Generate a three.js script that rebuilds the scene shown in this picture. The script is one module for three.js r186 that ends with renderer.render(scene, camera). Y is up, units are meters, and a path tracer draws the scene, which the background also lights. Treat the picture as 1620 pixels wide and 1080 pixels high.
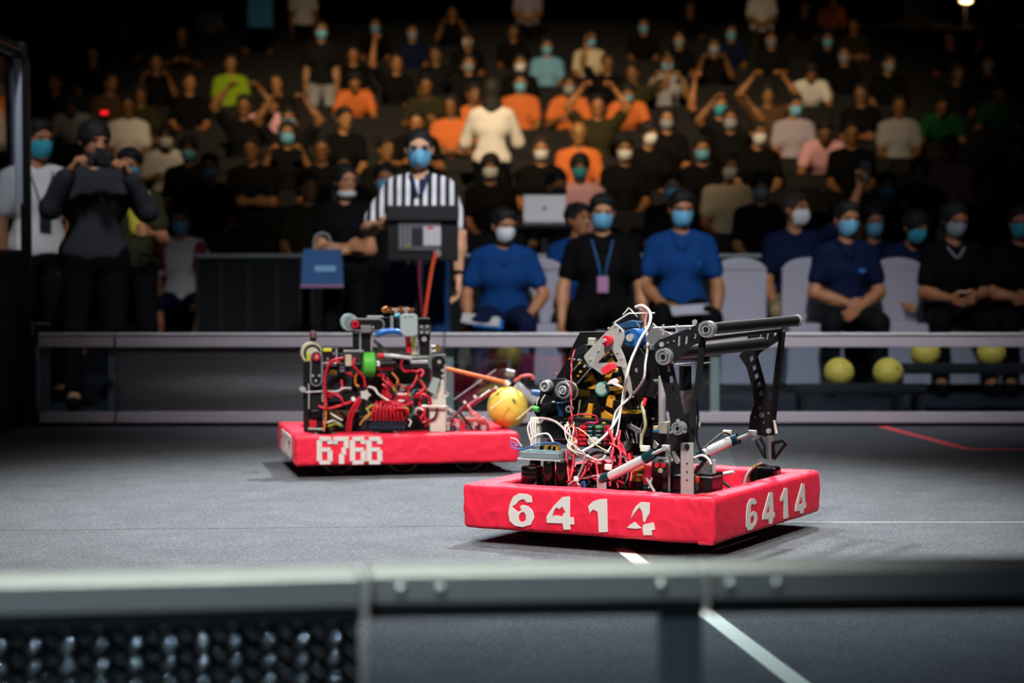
import * as THREE from 'three';
import { mergeGeometries, mergeVertices, toCreasedNormals } from 'three/addons/utils/BufferGeometryUtils.js';
import { RoundedBoxGeometry } from 'three/addons/geometries/RoundedBoxGeometry.js';
import { ImprovedNoise } from 'three/addons/math/ImprovedNoise.js';

// ---------- camera ----------
const scene = new THREE.Scene();
const FPX = 3177, EYE = new THREE.Vector3(0, 0.9, 0), PITCH = Math.atan(127 / FPX);   // focal length in pixels of the 1620 x 1080 frame
const camera = new THREE.PerspectiveCamera(2 * Math.atan(540 / FPX) * 180 / Math.PI, 1.5, 0.1, 80);
camera.position.copy(EYE);
camera.rotation.x = -PITCH;
camera.focus = 6.25;
camera.userData.fStop = 2.5;
camera.updateMatrixWorld(true);
const renderer = new THREE.WebGLRenderer();
renderer.toneMapping = THREE.LinearToneMapping;
renderer.toneMappingExposure = 1.6;
renderer.shadowMap.enabled = true;
scene.background = new THREE.Color(0x000000);

// ---------- helpers ----------
const V = (x, y, z) => new THREE.Vector3(x, y, z);
let seed = 7;
const rnd = () => { seed = (seed * 1664525 + 1013904223) >>> 0; return seed / 4294967296; };
const rr = (a, b) => a + (b - a) * rnd();
const noise = new ImprovedNoise();
const taken = {};
function numbered(n) { const k = taken[n] = (taken[n] ?? -1) + 1; return k ? n + '_' + String(k).padStart(3, '0') : n; }
function tag(o, label, category, group, kind) {
  if (label) o.userData.label = label;
  if (category) o.userData.category = category;
  if (group) o.userData.group = group;
  if (kind) o.userData.kind = kind;
  return o;
}
const mats = {};
function mat(color, roughness = 0.6, metalness = 0, extra) {
  const key = color + '|' + roughness + '|' + metalness;
  if (!extra && mats[key]) return mats[key];
  const m = new THREE.MeshPhysicalMaterial({ color, roughness, metalness, ...(extra || {}) });
  if (!extra) mats[key] = m;
  return m;
}
function mesh(name, geo, m, parent = scene, label) {
  const o = new THREE.Mesh(geo, m);
  o.name = parent === scene ? numbered(name) : name;
  o.castShadow = o.receiveShadow = true;
  if (label) o.userData.label = label;
  parent.add(o);
  return o;
}
function thing(name, label, category, pos = [0, 0, 0], turn = 0, group, kind) {
  const g = new THREE.Group();
  g.name = numbered(name);
  g.position.set(...pos); g.rotation.y = turn;
  scene.add(g);
  return tag(g, label, category, group, kind);
}
function struct(name, geo, m, label) { const o = mesh(name, geo, m); return tag(o, label, null, null, 'structure'); }
const box = (w, h, d, x = 0, y = 0, z = 0, r = 0) => (r ? new RoundedBoxGeometry(w, h, d, 1, Math.min(r, w / 2.1, h / 2.1, d / 2.1)) : new THREE.BoxGeometry(w, h, d)).translate(x, y, z);
const UP = V(0, 1, 0);
function rod(a, b, r, r2 = r, seg = 14) {
  a = a.isVector3 ? a : V(...a); b = b.isVector3 ? b : V(...b);
  const g = new THREE.CylinderGeometry(r2, r, a.distanceTo(b), seg);
  g.applyQuaternion(new THREE.Quaternion().setFromUnitVectors(UP, b.clone().sub(a).normalize()));
  return g.translate((a.x + b.x) / 2, (a.y + b.y) / 2, (a.z + b.z) / 2);
}
const disc = (r, len, x, y, z, seg = 24) => new THREE.CylinderGeometry(r, r, len, seg).rotateX(Math.PI / 2).translate(x, y, z);   // axis along z
function tube(pts, r, closed = false, seg) {
  const c = new THREE.CatmullRomCurve3(pts.map(p => p.isVector3 ? p : V(...p)), closed, 'centripetal');
  return new THREE.TubeGeometry(c, seg || Math.max(8, pts.length * 6), r, 6, closed);
}
const merge = list => mergeGeometries(list.map(g => { const n = g.index ? g.toNonIndexed() : g; for (const k of Object.keys(n.attributes)) if (!['position', 'normal', 'uv'].includes(k)) n.deleteAttribute(k); return n; }));
function extrude(pts, holes, thick, bevel = 0.0012) {   // outline in x,y; front face at z = 0, going back
  const sh = new THREE.Shape(pts.map(p => new THREE.Vector2(p.x ?? p[0], p.y ?? p[1])));
  for (const h of holes || []) sh.holes.push(new THREE.Path(h.map(p => new THREE.Vector2(p.x ?? p[0], p.y ?? p[1]))));
  const b = Math.min(bevel, thick / 3);
  return new THREE.ExtrudeGeometry(sh, { depth: thick - 2 * b, bevelEnabled: b > 0, bevelThickness: b, bevelSize: b, bevelOffset: -b, bevelSegments: 1, curveSegments: 12 }).translate(0, 0, -thick + b);
}
const ngon = (x, y, r, n = 20, a0 = 0) => Array.from({ length: n }, (_, i) => [x + r * Math.cos(a0 + i / n * 2 * Math.PI), y + r * Math.sin(a0 + i / n * 2 * Math.PI)]);
// a pixel of the photograph gives a direction; the plane or the floor that it meets gives the distance
function ray(px, py) { return V((px - 810) / FPX, -(py - 540) / FPX, -1).applyAxisAngle(V(1, 0, 0), -PITCH); }
function ground(px, py, h = 0) { const d = ray(px, py); return EYE.clone().addScaledVector(d, (h - EYE.y) / d.y); }
function atDepth(px, py, D) { const d = ray(px, py); return EYE.clone().addScaledVector(d, -D / d.z); }

// ---------- textures (grain and weave only) ----------
function dataTex(n, fn, srgb = true) {
  const a = new Uint8Array(n * n * 4);
  for (let j = 0; j < n; j++) for (let i = 0; i < n; i++) { const c = fn(i, j); a.set([c[0], c[1], c[2], 255], (j * n + i) * 4); }
  const t = new THREE.DataTexture(a, n, n);
  t.wrapS = t.wrapT = THREE.RepeatWrapping; t.magFilter = THREE.LinearFilter; t.minFilter = THREE.LinearMipmapLinearFilter; t.generateMipmaps = true;
  if (srgb) t.colorSpace = THREE.SRGBColorSpace;
  t.needsUpdate = true;
  return t;
}
const cl = v => Math.max(0, Math.min(255, v | 0));
// ---------- stage lights, all out of view, placed for what they light ----------
function unseenStageLamp(pos, aim, intensity, angle, penumbra, color, soft, label) {
  const p = V(...pos), t = V(...aim), dir = t.clone().sub(p).normalize();
  const g = thing('unseen_stage_lamp', label, 'stage lamp', pos, 0);
  const q = new THREE.Quaternion().setFromUnitVectors(V(0, -1, 0), dir);
  const body = mesh('housing', new THREE.LatheGeometry([[0.001, .42], [.12, .4], [.15, .3], [.15, .05], [.17, .0], [.155, .0], [.14, .06], [.14, .28], [.001, .3]].map(a => new THREE.Vector2(...a)), 24).applyQuaternion(q), mat(0x0b0b0c, .5, .3), g);
  mesh('lens', new THREE.CylinderGeometry(.135, .135, .01, 24).translate(0, .05, 0).applyQuaternion(q), mat(0xffffff, .4, 0, { emissive: color, emissiveIntensity: 6 }), g);
  mesh('yoke', new THREE.TorusGeometry(.2, .012, 6, 16, Math.PI).translate(0, .2, 0).applyQuaternion(q), mat(0x0b0b0c, .5, .3), g);
  const l = new THREE.SpotLight(color, intensity, 0, angle, penumbra, 2);
  l.name = 'unseen_lamp_light';
  l.position.copy(p).addScaledVector(dir, .02); l.target.position.copy(t);
  l.castShadow = true; l.shadow.radius = soft; l.shadow.mapSize.set(2048, 2048);
  scene.add(l, l.target);
}
unseenStageLamp([-1.6, 7.6, -1.2], [-.35, 0, -7.3], 240, .27, 1, 0xfff6ee, 14, 'black stage lamp over the camera side of the field, beside the rail lamp');  // out of view, front light for robots and carpet
unseenStageLamp([2.6, 7.8, -2.6], [.45, 0, -6.9], 150, .26, 1, 0xfffaf4, 14, 'black stage lamp hung over the side with the red tape');  // out of view, second front light on the robots
unseenStageLamp([2.0, 8.0, -12.6], [-.3, 0, -7.2], 400, .28, 1, 0xf0f8f4, 10, 'black stage lamp hung beyond the far guardrail, over the covered chairs');  // unseen back light, throws the robot shadows forward
unseenStageLamp([-2.4, 8.0, -11.2], [.0, 0, -6.9], 230, .28, 1, 0xf0f6ff, 10, 'black stage lamp hung over the far guardrail above the gate');  // unseen back light from the gate side
unseenStageLamp([-.5, 9.4, -8.2], [.1, 2.9, -23], 620, .34, 1, 0xffddb0, 14, 'black stage lamp turned towards the stands');  // out of view, lights the centre of the audience
unseenStageLamp([1.2, 7.2, -5.2], [.5, .5, -12.4], 190, .36, 1, 0xf2f4ff, 14, 'black stage lamp turned towards the scorers row');  // out of view, placed to brighten far rail and seated row
unseenStageLamp([-1.6, 7.0, -6.0], [-2.6, .9, -12.9], 72, .2, 1, 0xf0f2ff, 14, 'black stage lamp turned towards the gate');  // unseen, placed to brighten the group by the gate
unseenStageLamp([-.35, 6.4, -2.2], [-.35, .5, -2.6], 190, .15, .5, 0xf2f8ea, 10, 'black stage lamp straight above the near guardrail');  // unseen, placed to brighten the top of the near rail
unseenStageLamp([-2.4, 3.6, 1.8], [-.35, .42, -2.5], 27, .17, .9, 0xd8ecff, 8, 'black stage lamp behind the camera side, low beside the rail lamp');  // unseen, placed to give the tread lugs their glints

// ---------- hall ----------
const black = mat(0x08080a, .9);
struct('floor', box(40, .3, 60, 0, -.165, -16), mat(0x141a28, .7), 'dark hall floor around the field');
const hallWall = mat(0x050506, .95);
struct('wall_back', box(40, 13, .4, 0, 6.2, -43), hallWall, 'black rear wall of the hall');
struct('wall_left', box(.4, 13, 60, -18, 6.2, -16), hallWall, 'black side wall of the hall by the gate');
struct('wall_right', box(.4, 13, 60, 18, 6.2, -16), hallWall, 'black side wall of the hall by the red tape');
struct('wall_front', box(40, 13, .4, 0, 6.2, 10), hallWall, 'black wall behind the camera side');
struct('ceiling', box(40, .4, 60, 0, 12.6, -16), hallWall, 'black hall ceiling');

// carpet: needle felt with flecks, laid in strips
const felt = dataTex(1024, (i, j) => {
  const n = noise.noise(i / 60, j / 60, 1) * 8 + noise.noise(i / 9, j / 9, 4) * 9 + noise.noise(i / 3.1, j / 3.1, 6) * 26 + noise.noise(i / 170, j / 170, 9) * 6;
  const s = (rnd() - .5) * 62 + (rnd() > .985 ? 50 : 0) + n;
  return [cl(74 + s), cl(77 + s), cl(83 + s)];
});
const feltBump = dataTex(512, () => { const s = rnd() * 255; return [s, s, s]; }, false);
felt.repeat.set(1 / 2.6, 1 / 2.6); feltBump.repeat.set(1 / .5, 1 / .5);
const carpetMat = new THREE.MeshPhysicalMaterial({ map: felt, roughness: .95, bumpMap: feltBump, bumpScale: .0018, sheen: .25, sheenRoughness: .6, sheenColor: new THREE.Color(.5, .5, .55) });
function topUV(g) { const p = g.attributes.position, u = g.attributes.uv; for (let i = 0; i < p.count; i++) u.setXY(i, p.getX(i) + .37 * p.getY(i), p.getZ(i)); return g; }
const carpet = thing('floor_carpet', 'grey needle-felt carpet strips covering the playing field', null, [0, 0, 0], 0, null, 'structure');
const seam = x => 6.815 + .074 * x;   // a slightly skewed seam between the strips
for (const out of [[[-8, 1.6], [8, 1.6], [8, 3.27], [-8, 3.27]], [[-8, 3.274], [8, 3.274], [8, seam(8) - .004], [-8, seam(-8) - .004]], [[-8, seam(-8) + .004], [8, seam(8) + .004], [8, 11], [-8, 11]]]) mesh('carpet_strip', extrude(out, [], .015, .002).rotateX(-Math.PI / 2), carpetMat, carpet);
// tape on the carpet
function tapeLine(name, pts, w, m, label) {
  const g = [];
  for (let i = 0; i + 1 < pts.length; i++) {
    const [a, b] = [pts[i], pts[i + 1]], L = Math.hypot(b[0] - a[0], b[1] - a[1]), n = Math.max(1, Math.round(L / .12));
    const nx = -(b[1] - a[1]) / L, nz = (b[0] - a[0]) / L;
    const side = (t, s) => { const k = s * w / 2 + noise.noise(t * L * 4, s * 3, i) * .0022; return [a[0] + (b[0] - a[0]) * t + nx * k, a[1] + (b[1] - a[1]) * t + nz * k]; };
    const out = [...Array.from({ length: n + 1 }, (_, k) => side(k / n, 1)), ...Array.from({ length: n + 1 }, (_, k) => side(1 - k / n, -1))];
    g.push(extrude(out.map(([x, z]) => [x, -z]), [], .0008, 0).rotateX(-Math.PI / 2).translate(0, .0009, 0));
  }
  return tag(mesh(name, merge(g), m), label, 'floor tape');
}
{
  const a = ground(975, 861), b = ground(1262, 1080), d = b.clone().sub(a);
  tapeLine('floor_tape', [[a.x - d.x * .02, a.z - d.z * .02], [b.x + d.x * .7, b.z + d.z * .7]], .05, mat(0xe4e8dc, .7), 'white tape line running under the near guardrail');
  const r0 = ground(1390, 673), r1 = ground(1530, 710), r2 = ground(1620, 711), e = r2.clone().sub(r1);
  tapeLine('floor_tape', [[r0.x, r0.z], [r1.x, r1.z], [r1.x + e.x * 6, r1.z + e.z * 6]], .055, mat(0xf2545c, .7), 'red tape line with a bend in front of the far guardrail');
  const s0 = ground(1275, 826), s1 = ground(1700, 825);
  tapeLine('floor_tape', [[s0.x - .1, s0.z], [s1.x + 1, s1.z]], .012, mat(0x9a9c9e, .8), 'thin pale tape strip along the carpet seam');
}

// ---------- guardrails ----------
const alu = mat(0x9aa0a4, .38, .85), aluDark = mat(0x5c6a74, .45, .25), aluPaint = mat(0x8f9296, .5, .3), rubber = mat(0x060607, .8);
const brushed = dataTex(256, (i, j) => { const s = 205 + noise.noise(i / 90, j * .9, 2) * 38 + (rnd() - .5) * 14; return [cl(s), cl(s), cl(s)]; });
const clearPane = new THREE.MeshPhysicalMaterial({ color: 0xe6eef2, roughness: .03, transmission: 1, thickness: 0, ior: 1.49 });
const railMat = new THREE.MeshPhysicalMaterial({ color: 0xb6bcbc, map: brushed, roughness: .45, metalness: .25 });
const boltGeo = new THREE.SphereGeometry(.0075, 12, 6, 0, 2 * Math.PI, 0, Math.PI / 2).rotateX(Math.PI / 2);

// near guardrail: three sections, seen from outside
function nearSection(label, pa, pb, opts) {
  const a = ground(...pa, .508), b = ground(...pb, .508), L = Math.hypot(b.x - a.x, b.z - a.z);
  const g = thing('near_guardrail', label, 'guardrail', [a.x, 0, a.z], Math.atan2(-(b.z - a.z), b.x - a.x));
  const w = .1;
  mesh('top_rail', box(L - .002, .038, w, L / 2, .508 - .019, w / 2, .004), railMat, g);       // back edge at z = 0 (field side), front edge nearer
  mesh('dark_channel', box(L, .02, w * .6, L / 2, .508 - .048, w * .62), rubber, g);  // black strip put in for the dark channel under the rail
  for (const x of opts.bolts || []) mesh('bolt', boltGeo.clone().translate(x,   .508 - .019, w), alu, g);
  if (opts.post) { mesh('post', box(.052, .45, .05, opts.post, .225, w * .6, .004), aluDark, g); mesh('post_foot', box(.09, .012, .1, opts.post, .006, w * .6), aluDark, g); }
  if (opts.endPost) mesh('joint_bracket', box(.006, .056, .1, L + .0035, .508 - .026, w * .56, .004), mat(0xb4b8b4, .45, .2), g);
  if (opts.pane) mesh('clear_pane', box(L, .41, .005, L / 2, .232, .03), clearPane, g, 'clear plastic pane');
  mesh('bottom_rail', box(L, .04, .06, L / 2, .025, .05, .003), railMat, g);
  if (opts.tread) {
    const plate = mesh('tread_plate', box(L - .004, .41, .004, L / 2, .255, w * .6 + .016), mat(0x0d0f12, .35, .75), g, 'black tread plate');
    const lug = new THREE.SphereGeometry(1, 10, 6).scale(.013, .0042, .0035), lm = mat(0xb4c2ce, .1, 1);
    const l1 = lug.clone().rotateZ(.85), l2 = lug.clone().rotateZ(-.85);
    for (let r = 0; r < 7; r++) for (let c = 0; c < 36; c++) {
      const x = L - .012 - c * .0205, y = .440 - r * .0250 + (c % 2 ? .0125 : 0);
      if (x > .012) mesh('tread_lug', (c + 2 * r) % 2 ? l1 : l2, lm, plate).position.set(x, y, w * .6 + .018);
    }
  }
  return g;
}
nearSection('near guardrail section with black tread plate below its rail', [-1000, 929], [562, 893], { tread: true, endPost: true });
nearSection('near guardrail section with clear pane between tread plate and dark post', [582, 890], [1094, 884], { pane: true, post: .4, bolts: [.04, .09, .37], boltMat: mat(0x3c444a, .5, .4), endPost: true });
nearSection('near guardrail section with two round bolts beside the rail joint', [1104, 883.5], [3000, 865.5], { pane: true, bolts: [.025, .085] });

// far guardrail along z = -10.93
const ZF = -10.93, fx = px => (px - 810) / FPX * -ZF;
function farSection(label, p0, p1, opts) {
  const x0 = fx(p0), L = fx(p1) - x0;
  const g = thing('far_guardrail', label, 'guardrail', [x0, 0, ZF]);
  const m = mat(0xb4aaae, .5, .1);
  mesh('top_rail', box(L, .066, .06, L / 2, .467, 0, .003), m, g);
  mesh('lit_edge_lip', box(L, .010, .075, L / 2, .505, .002, .003), mat(0xe2e4e0, .4, .1), g);  // paler lip, its colour stands in for the lit top edge
  mesh('bottom_rail', box(L, .056, .05, L / 2, .05, 0, .003), m, g);
  mesh('dark_gap_strip', box(L, .02, .03, L / 2, .011, 0), rubber, g);  // black strip filling in the dark gap below the rail
  for (const x of opts.posts || []) mesh('post', box(.05, .44, .04, x, .225, -.04, .003), opts.postMat || aluPaint, g);
  if (opts.pane) mesh('clear_pane', box(L, .362, .006, L / 2, .256, -.012), opts.pane, g, 'clear plastic pane');
  return g;
}
{
  const g = farSection('far gate section of guardrail with dark pane and latch', 62, 180, { pane: clearPane, posts: [.02, .39] });
  mesh('hinge_post', box(.03, .56, .05, -.02, .28, 0, .004), mat(0x1a1b1e, .5, .4), g);
  mesh('hinge_plate', box(.02, .36, .03, -.004, .27, .03, .003), alu, g);
  mesh('latch_handle', merge([rod([-.03, .56, .02], [.06, .56, .02], .006), rod([-.03, .5, .02], [-.03, .56, .02], .006)]), alu, g);
  mesh('latch_bolt', box(.03, .03, .03, .4, .27, .02, .004), mat(0x8a8a70, .4, .6), g);
}
{
  const p0 = 184, p1 = 702, L = fx(p1) - fx(p0);
  const g = farSection('far guardrail section with shiny dimpled tread plate', p0, p1, { posts: [.02, L - .02] });
  // sheet bowed towards the field
  const sheet = new THREE.PlaneGeometry(L, .362, 40, 24), p = sheet.attributes.position;
  for (let i = 0; i < p.count; i++) { const t = p.getY(i) / .181, x = p.getX(i); p.setZ(i, .006 * (1 - t * t) + .0006 * noise.noise(x * 5, t * 2, 3)); }
  sheet.computeVertexNormals(); sheet.translate(L / 2, .256, .0);
  const pl = mesh('tread_plate', sheet, new THREE.MeshPhysicalMaterial({ color: 0xd6d2d4, map: brushed, roughness: .15, metalness: .9 }), g, 'shiny metal plate with rows of small dimples');
  const dimples = [], dg = new THREE.SphereGeometry(1, 5, 3).scale(.0055, .0026, .0012);
  for (let r = 0; r < 24; r++) for (let c = 0; c < Math.floor(L / .03); c++) {
    const x = .02 + c * .03 + (r % 2) * .015, y = .085 + r * .0148, t = (y - .256) / .181;
    if (x < L - .01) dimples.push(dg.clone().rotateZ(r % 2 ? .6 : -.6).translate(x, y, .006 * (1 - t * t)));
  }
  tag(mesh('dimples', merge(dimples), mat(0xb0acae, .3, .9), pl), 'rows of small raised dimples', null, null, 'stuff');
}
farSection('far guardrail section of clear panes behind the robots', 704, 1700, { pane: clearPane, posts: [.02, fx(1132) - fx(704), fx(1698) - fx(704)], postMat: mat(0xb9b9a8, .5, .1) });

// alliance station wall at the end of the field
{
  const g = thing('station_wall', 'tall station wall with dark lower panel and clear upper sheet by the gate', 'station wall', [-2.63, 0, -10.95]);
  const lp = mat(0x0f1114, .55, .2);
  mesh('lower_panel', box(.03, .92, 4.4, -.05, .47, 2.2), lp, g);
  mesh('end_post', box(.05, 2.0, .05, -.02, 1.0, -.02, .004), mat(0x23282c, .4, .6), g);
  mesh('light_edge_strip', box(.042, .82, .02, -.052, 1.62, .0, .004), mat(0xb6c0cc, .35, .1), g);
  mesh('sill_rail', box(.05, .03, 4.4, -.05, .945, 2.2, .004), mat(0x1c1f23, .4, .4), g);
  mesh('clear_sheet', box(.006, 1.05, 4.3, -.06, 1.48, 2.2), new THREE.MeshPhysicalMaterial({ color: 0xf0f4f6, roughness: .05, transmission: 1, thickness: 0, ior: 1.12 }), g, 'clear plastic sheet');
  mesh('top_pipe', rod([-.05, 2.04, -.05], [-.05, 2.04, 4.4], .04), mat(0x2a2f34, .35, .5), g);
  mesh('clamp', box(.09, .09, .08, -.05, 2.04, 0, .01), mat(0x16181a, .5, .4), g);
  for (const z of [1.5, 3.0]) mesh('post', box(.045, 2.0, .045, -.05, 1.0, z, .004), mat(0x3a4046, .4, .6), g);
}
// ---------- robot kit ----------
const RED = 0xe4143a;
const mBlack = mat(0x0b0b0d, .45, .2), mBlackGloss = mat(0x08080a, .25, .1), mCarbon = mat(0x1a1b1e, .5, .35), mSilver = mat(0xc4c8ca, .3, .5), mSteel = mat(0x96999c, .35, .55), mPlate = mat(0xa8abaa, .45, .3),
  mWhite = mat(0xdcdcd6, .55), mRedPlastic = mat(0xc01428, .4), mRedWire = mat(0xc3142c, .45), mBlackWire = mat(0x0a0a0c, .45), mWhiteWire = mat(0xd8d6d2, .5), mGreen = mat(0x3aa03c, .5), mBlue = mat(0x0d5fa8, .5),
  mYellowWire = mat(0xb9a02c, .5), mOrangeWire = mat(0xc8742a, .5), mGold = mat(0xc8922a, .5, .1), mTeal = mat(0x2c6f68, .4), mTealDark = mat(0x0d3a40, .35, .3), mPCB = mat(0x6d8f96, .45, .1), mBrass = mat(0xb58a4a, .35, .9), mPink = mat(0xd27a80, .5),
  mGreyCase = mat(0x6f7f85, .5, .1), mClear = new THREE.MeshPhysicalMaterial({ color: 0xf2f4f6, roughness: .06, transmission: 1, thickness: 0, ior: 1.5 });
const zone = (x0, y0, k) => (x, y) => [x0 + x * k, y0 + y * k];
const za = zone(700, 460, .2408), zb = zone(960, 460, .2408), zc = zone(700, 660, .2037), zd = zone(1000, 660, .2037), ze = zone(840, 560, .12966), zf = zone(980, 620, .1575), zg = zone(920, 480, .1111),
  zh = zone(420, 470, .1852), zi = zone(420, 600, .2593), zj = zone(470, 480, .1943), zk = zone(580, 480, .1944), zl = zone(660, 560, .1296);

class Robot {
  constructor(name, label, x, z, deg) {
    this.g = thing(name, label, 'robot', [x, 0, z], deg * Math.PI / 180);
    this.g.updateMatrixWorld(true);
    this.inv = this.g.matrixWorld.clone().invert();
    this.o = EYE.clone().applyMatrix4(this.inv);
  }
  dir(px, py) { return ray(px, py).transformDirection(this.inv); }
  onz(px, py, z) { const d = this.dir(px, py); return this.o.clone().addScaledVector(d, (z - this.o.z) / d.z); }
  onx(px, py, x) { const d = this.dir(px, py); return this.o.clone().addScaledVector(d, (x - this.o.x) / d.x); }
  ony(px, py, y) { const d = this.dir(px, py); return this.o.clone().addScaledVector(d, (y - this.o.y) / d.y); }
  add(name, geo, m, parent, label) { return mesh(name, geo, m, parent || this.g, label); }
  // flat plate facing the front, outline in pixels
  plate(name, pts, z, thick, m, holes = [], parent, label) {
    const f = l => l.map(p => this.onz(p[0], p[1], z));
    return this.add(name, extrude(f(pts), holes.map(f), thick).translate(0, 0, z), m, parent, label);
  }
  plateX(name, pts, x, thick, m, holes = [], parent, label) {   // plate facing the right-hand side of the robot (normal +x)
    const f = l => l.map(p => { const q = this.onx(p[0], p[1], x); return [-q.z, q.y]; });
    return this.add(name, extrude(f(pts), holes.map(f), thick).rotateY(Math.PI / 2).translate(x, 0, 0), m, parent, label);
  }
  slab(name, [px0, py0], [px1, py1], z, depth, m, parent, label, r = .003) {
    const a = this.onz(px0, (py0 + py1) / 2, z), b = this.onz(px1, (py0 + py1) / 2, z), t = this.onz((px0 + px1) / 2, py0, z), u = this.onz((px0 + px1) / 2, py1, z);
    return this.add(name, box(Math.abs(b.x - a.x), Math.abs(t.y - u.y), depth, (a.x + b.x) / 2, (t.y + u.y) / 2, z - depth / 2, r), m, parent, label);
  }
  hub(name, [px, py], z, rpx, len, m, parent, label, seg = 24) {
    const c = this.onz(px, py, z), e = this.onz(px, py - rpx, z), r = e.y - c.y;
    return this.add(name, disc(r, len, c.x, c.y, z - len / 2, seg), m, parent, label);
  }
  ring(name, [px, py], z, rpx, tpx, len, m, parent, label) {   // flat ring facing the front
    const c = this.onz(px, py, z), r = this.onz(px, py - rpx, z).y - c.y, ri = r * (rpx - tpx) / rpx;
    return this.add(name, extrude(ngon(c.x, c.y, r, 28), [ngon(c.x, c.y, ri, 28)], len).translate(0, 0, z), m, parent, label);
  }
  rod(name, [ax, ay], az, [bx, by], bz, r, m, parent, label) { return this.add(name, rod(this.onz(ax, ay, az), this.onz(bx, by, bz), r), m, parent, label); }
  wire(name, list, r, m, parent, label) {   // list of [px, py, z]
    return this.add(name, tube(list.map(([x, y, z]) => this.onz(x, y, z)), r), m, parent, label);
  }
}
// fabric bumper: soft padded ring around the frame, with creases at the corners
function bumperGeo(W, L, y0, y1, thick, wr, sd) {
  const path = [], N = 44, cr = .013, hx = W / 2, hz = L / 2;
  const corners = [[hx, hz], [hx, -hz], [-hx, -hz], [-hx, hz]];
  for (let c = 0; c < 4; c++) {
    const [x, z] = corners[c], sx = Math.sign(x), sz = Math.sign(z), a0 = [Math.PI / 2, 0, -Math.PI / 2, Math.PI][c];
    for (let k = 0; k <= 4; k++) { const a = a0 - k / 4 * Math.PI / 2; path.push({ x: x - sx * cr + Math.cos(a) * cr, z: z - sz * cr + Math.sin(a) * cr, nx: Math.cos(a), nz: Math.sin(a), corner: 0 }); }
    const nx2 = corners[(c + 1) % 4], e = path[path.length - 1];
    const end = { x: nx2[0] - Math.sign(nx2[0]) * cr * (c % 2 ? 1 : 0), z: nx2[1] - Math.sign(nx2[1]) * cr * (c % 2 ? 0 : 1) };
    for (let k = 1; k < N; k++) {
      const t = k / N;
      const q = c % 2 ? { x: e.x + (end.x - e.x) * t, z: e.z } : { x: e.x, z: e.z + (end.z - e.z) * t };
      path.push({ ...q, nx: e.nx, nz: e.nz, corner: 0 });
    }
  }
  for (const p of path) p.corner = Math.min(...corners.map(([x, z]) => Math.hypot(p.x - x, p.z - z)));
  const prof = [], H = y1 - y0, r = .013;   // (inward, y), clockwise from the outer bottom
  const arc = (cx, cy, a, b) => { for (let k = 0; k <= 3; k++) { const t = a + (b - a) * k / 3; prof.push([cx + r * Math.cos(t), cy + r * Math.sin(t)]); } };
  arc(r, y0 + r, 1.5 * Math.PI, Math.PI); for (let k = 1; k < 8; k++) prof.push([0, y0 + r + (H - 2 * r) * k / 8]);
  arc(r, y1 - r, Math.PI, Math.PI / 2); for (let k = 1; k < 4; k++) prof.push([r + (thick - 2 * r) * k / 4, y1]);
  arc(thick - r, y1 - r, Math.PI / 2, 0); for (let k = 1; k < 4; k++) prof.push([thick, y1 - r - (H - 2 * r) * k / 4]);
  arc(thick - r, y0 + r, 0, -Math.PI / 2); for (let k = 1; k < 3; k++) prof.push([thick - r - (thick - 2 * r) * k / 3, y0]);
  const P = path.length, Q = prof.length, pos = [], uv = [], idx = [];
  let s = 0;
  for (let i = 0; i <= P; i++) {
    const p = path[i % P];
    if (i) s += Math.hypot(p.x - path[i - 1].x, p.z - path[i - 1].z);
    const near = Math.exp(-p.corner / .055);
    for (let j = 0; j <= Q; j++) {
      const [w, y] = prof[j % Q];
      const mid = Math.sin(Math.PI * Math.min(1, Math.max(0, (y - y0) / H)));
      const fold = noise.noise(p.x * 20 + sd, y * 26, p.z * 20) * (.0010 + near * wr) + noise.noise(p.x * 55, y * 30 + sd, p.z * 55) * near * wr * .5 - (w < thick / 2 ? .002 * (1 - mid) : 0);
      const inward = w - fold;
      // right-angle mitre at the corners
      pos.push(p.x - p.nx * inward * (p.nx && p.nz ? 1 : 1), y + noise.noise(p.x * 9 + 3, sd, p.z * 9) * .0022 + near * noise.noise(p.x * 40, y * 40, p.z * 40 + sd) * wr * .7, p.z - p.nz * inward);
      uv.push(s, y);
    }
  }
  for (let i = 0; i < P; i++) for (let j = 0; j < Q; j++) { const a = i * (Q + 1) + j, b = a + Q + 1; idx.push(a, a + 1, b, b, a + 1, b + 1); }
  const g = new THREE.BufferGeometry();
  g.setAttribute('position', new THREE.Float32BufferAttribute(pos, 3)); g.setAttribute('uv', new THREE.Float32BufferAttribute(uv, 2)); g.setIndex(idx);
  const m = g; m.computeVertexNormals();
  return m;
}
const weave = dataTex(512, (i, j) => {   // woven cloth with soft creases running across it
  const u = i / 512 * 2 * Math.PI, v = j / 512 * 2 * Math.PI, cu = Math.cos(u), su = Math.sin(u), cv = Math.cos(v), sv = Math.sin(v);
  const a = noise.noise(cu * 1.3 + cv * .7 + 4, su * 1.3 + sv * .7, cv * 1.1 - su * .6), b = noise.noise(cu * 2.6 + 9, su * 2.6 + cv * 1.8, sv * 1.8);
  const s = 128 + 150 * (Math.abs(a) - .25) + 60 * b + ((i + j) % 2 ? 4 : -4) + (rnd() - .5) * 5; return [cl(s), cl(s), cl(s)];
}, false);
weave.repeat.set(1 / .42, 1 / .42);
const bumperMat = new THREE.MeshPhysicalMaterial({ color: RED, roughness: .62, bumpMap: weave, bumpScale: .0045, sheen: .3, sheenRoughness: .5, sheenColor: new THREE.Color(.9, .25, .3) });
const tapeWhite = mat(0xd2cdc9, .6);
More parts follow.
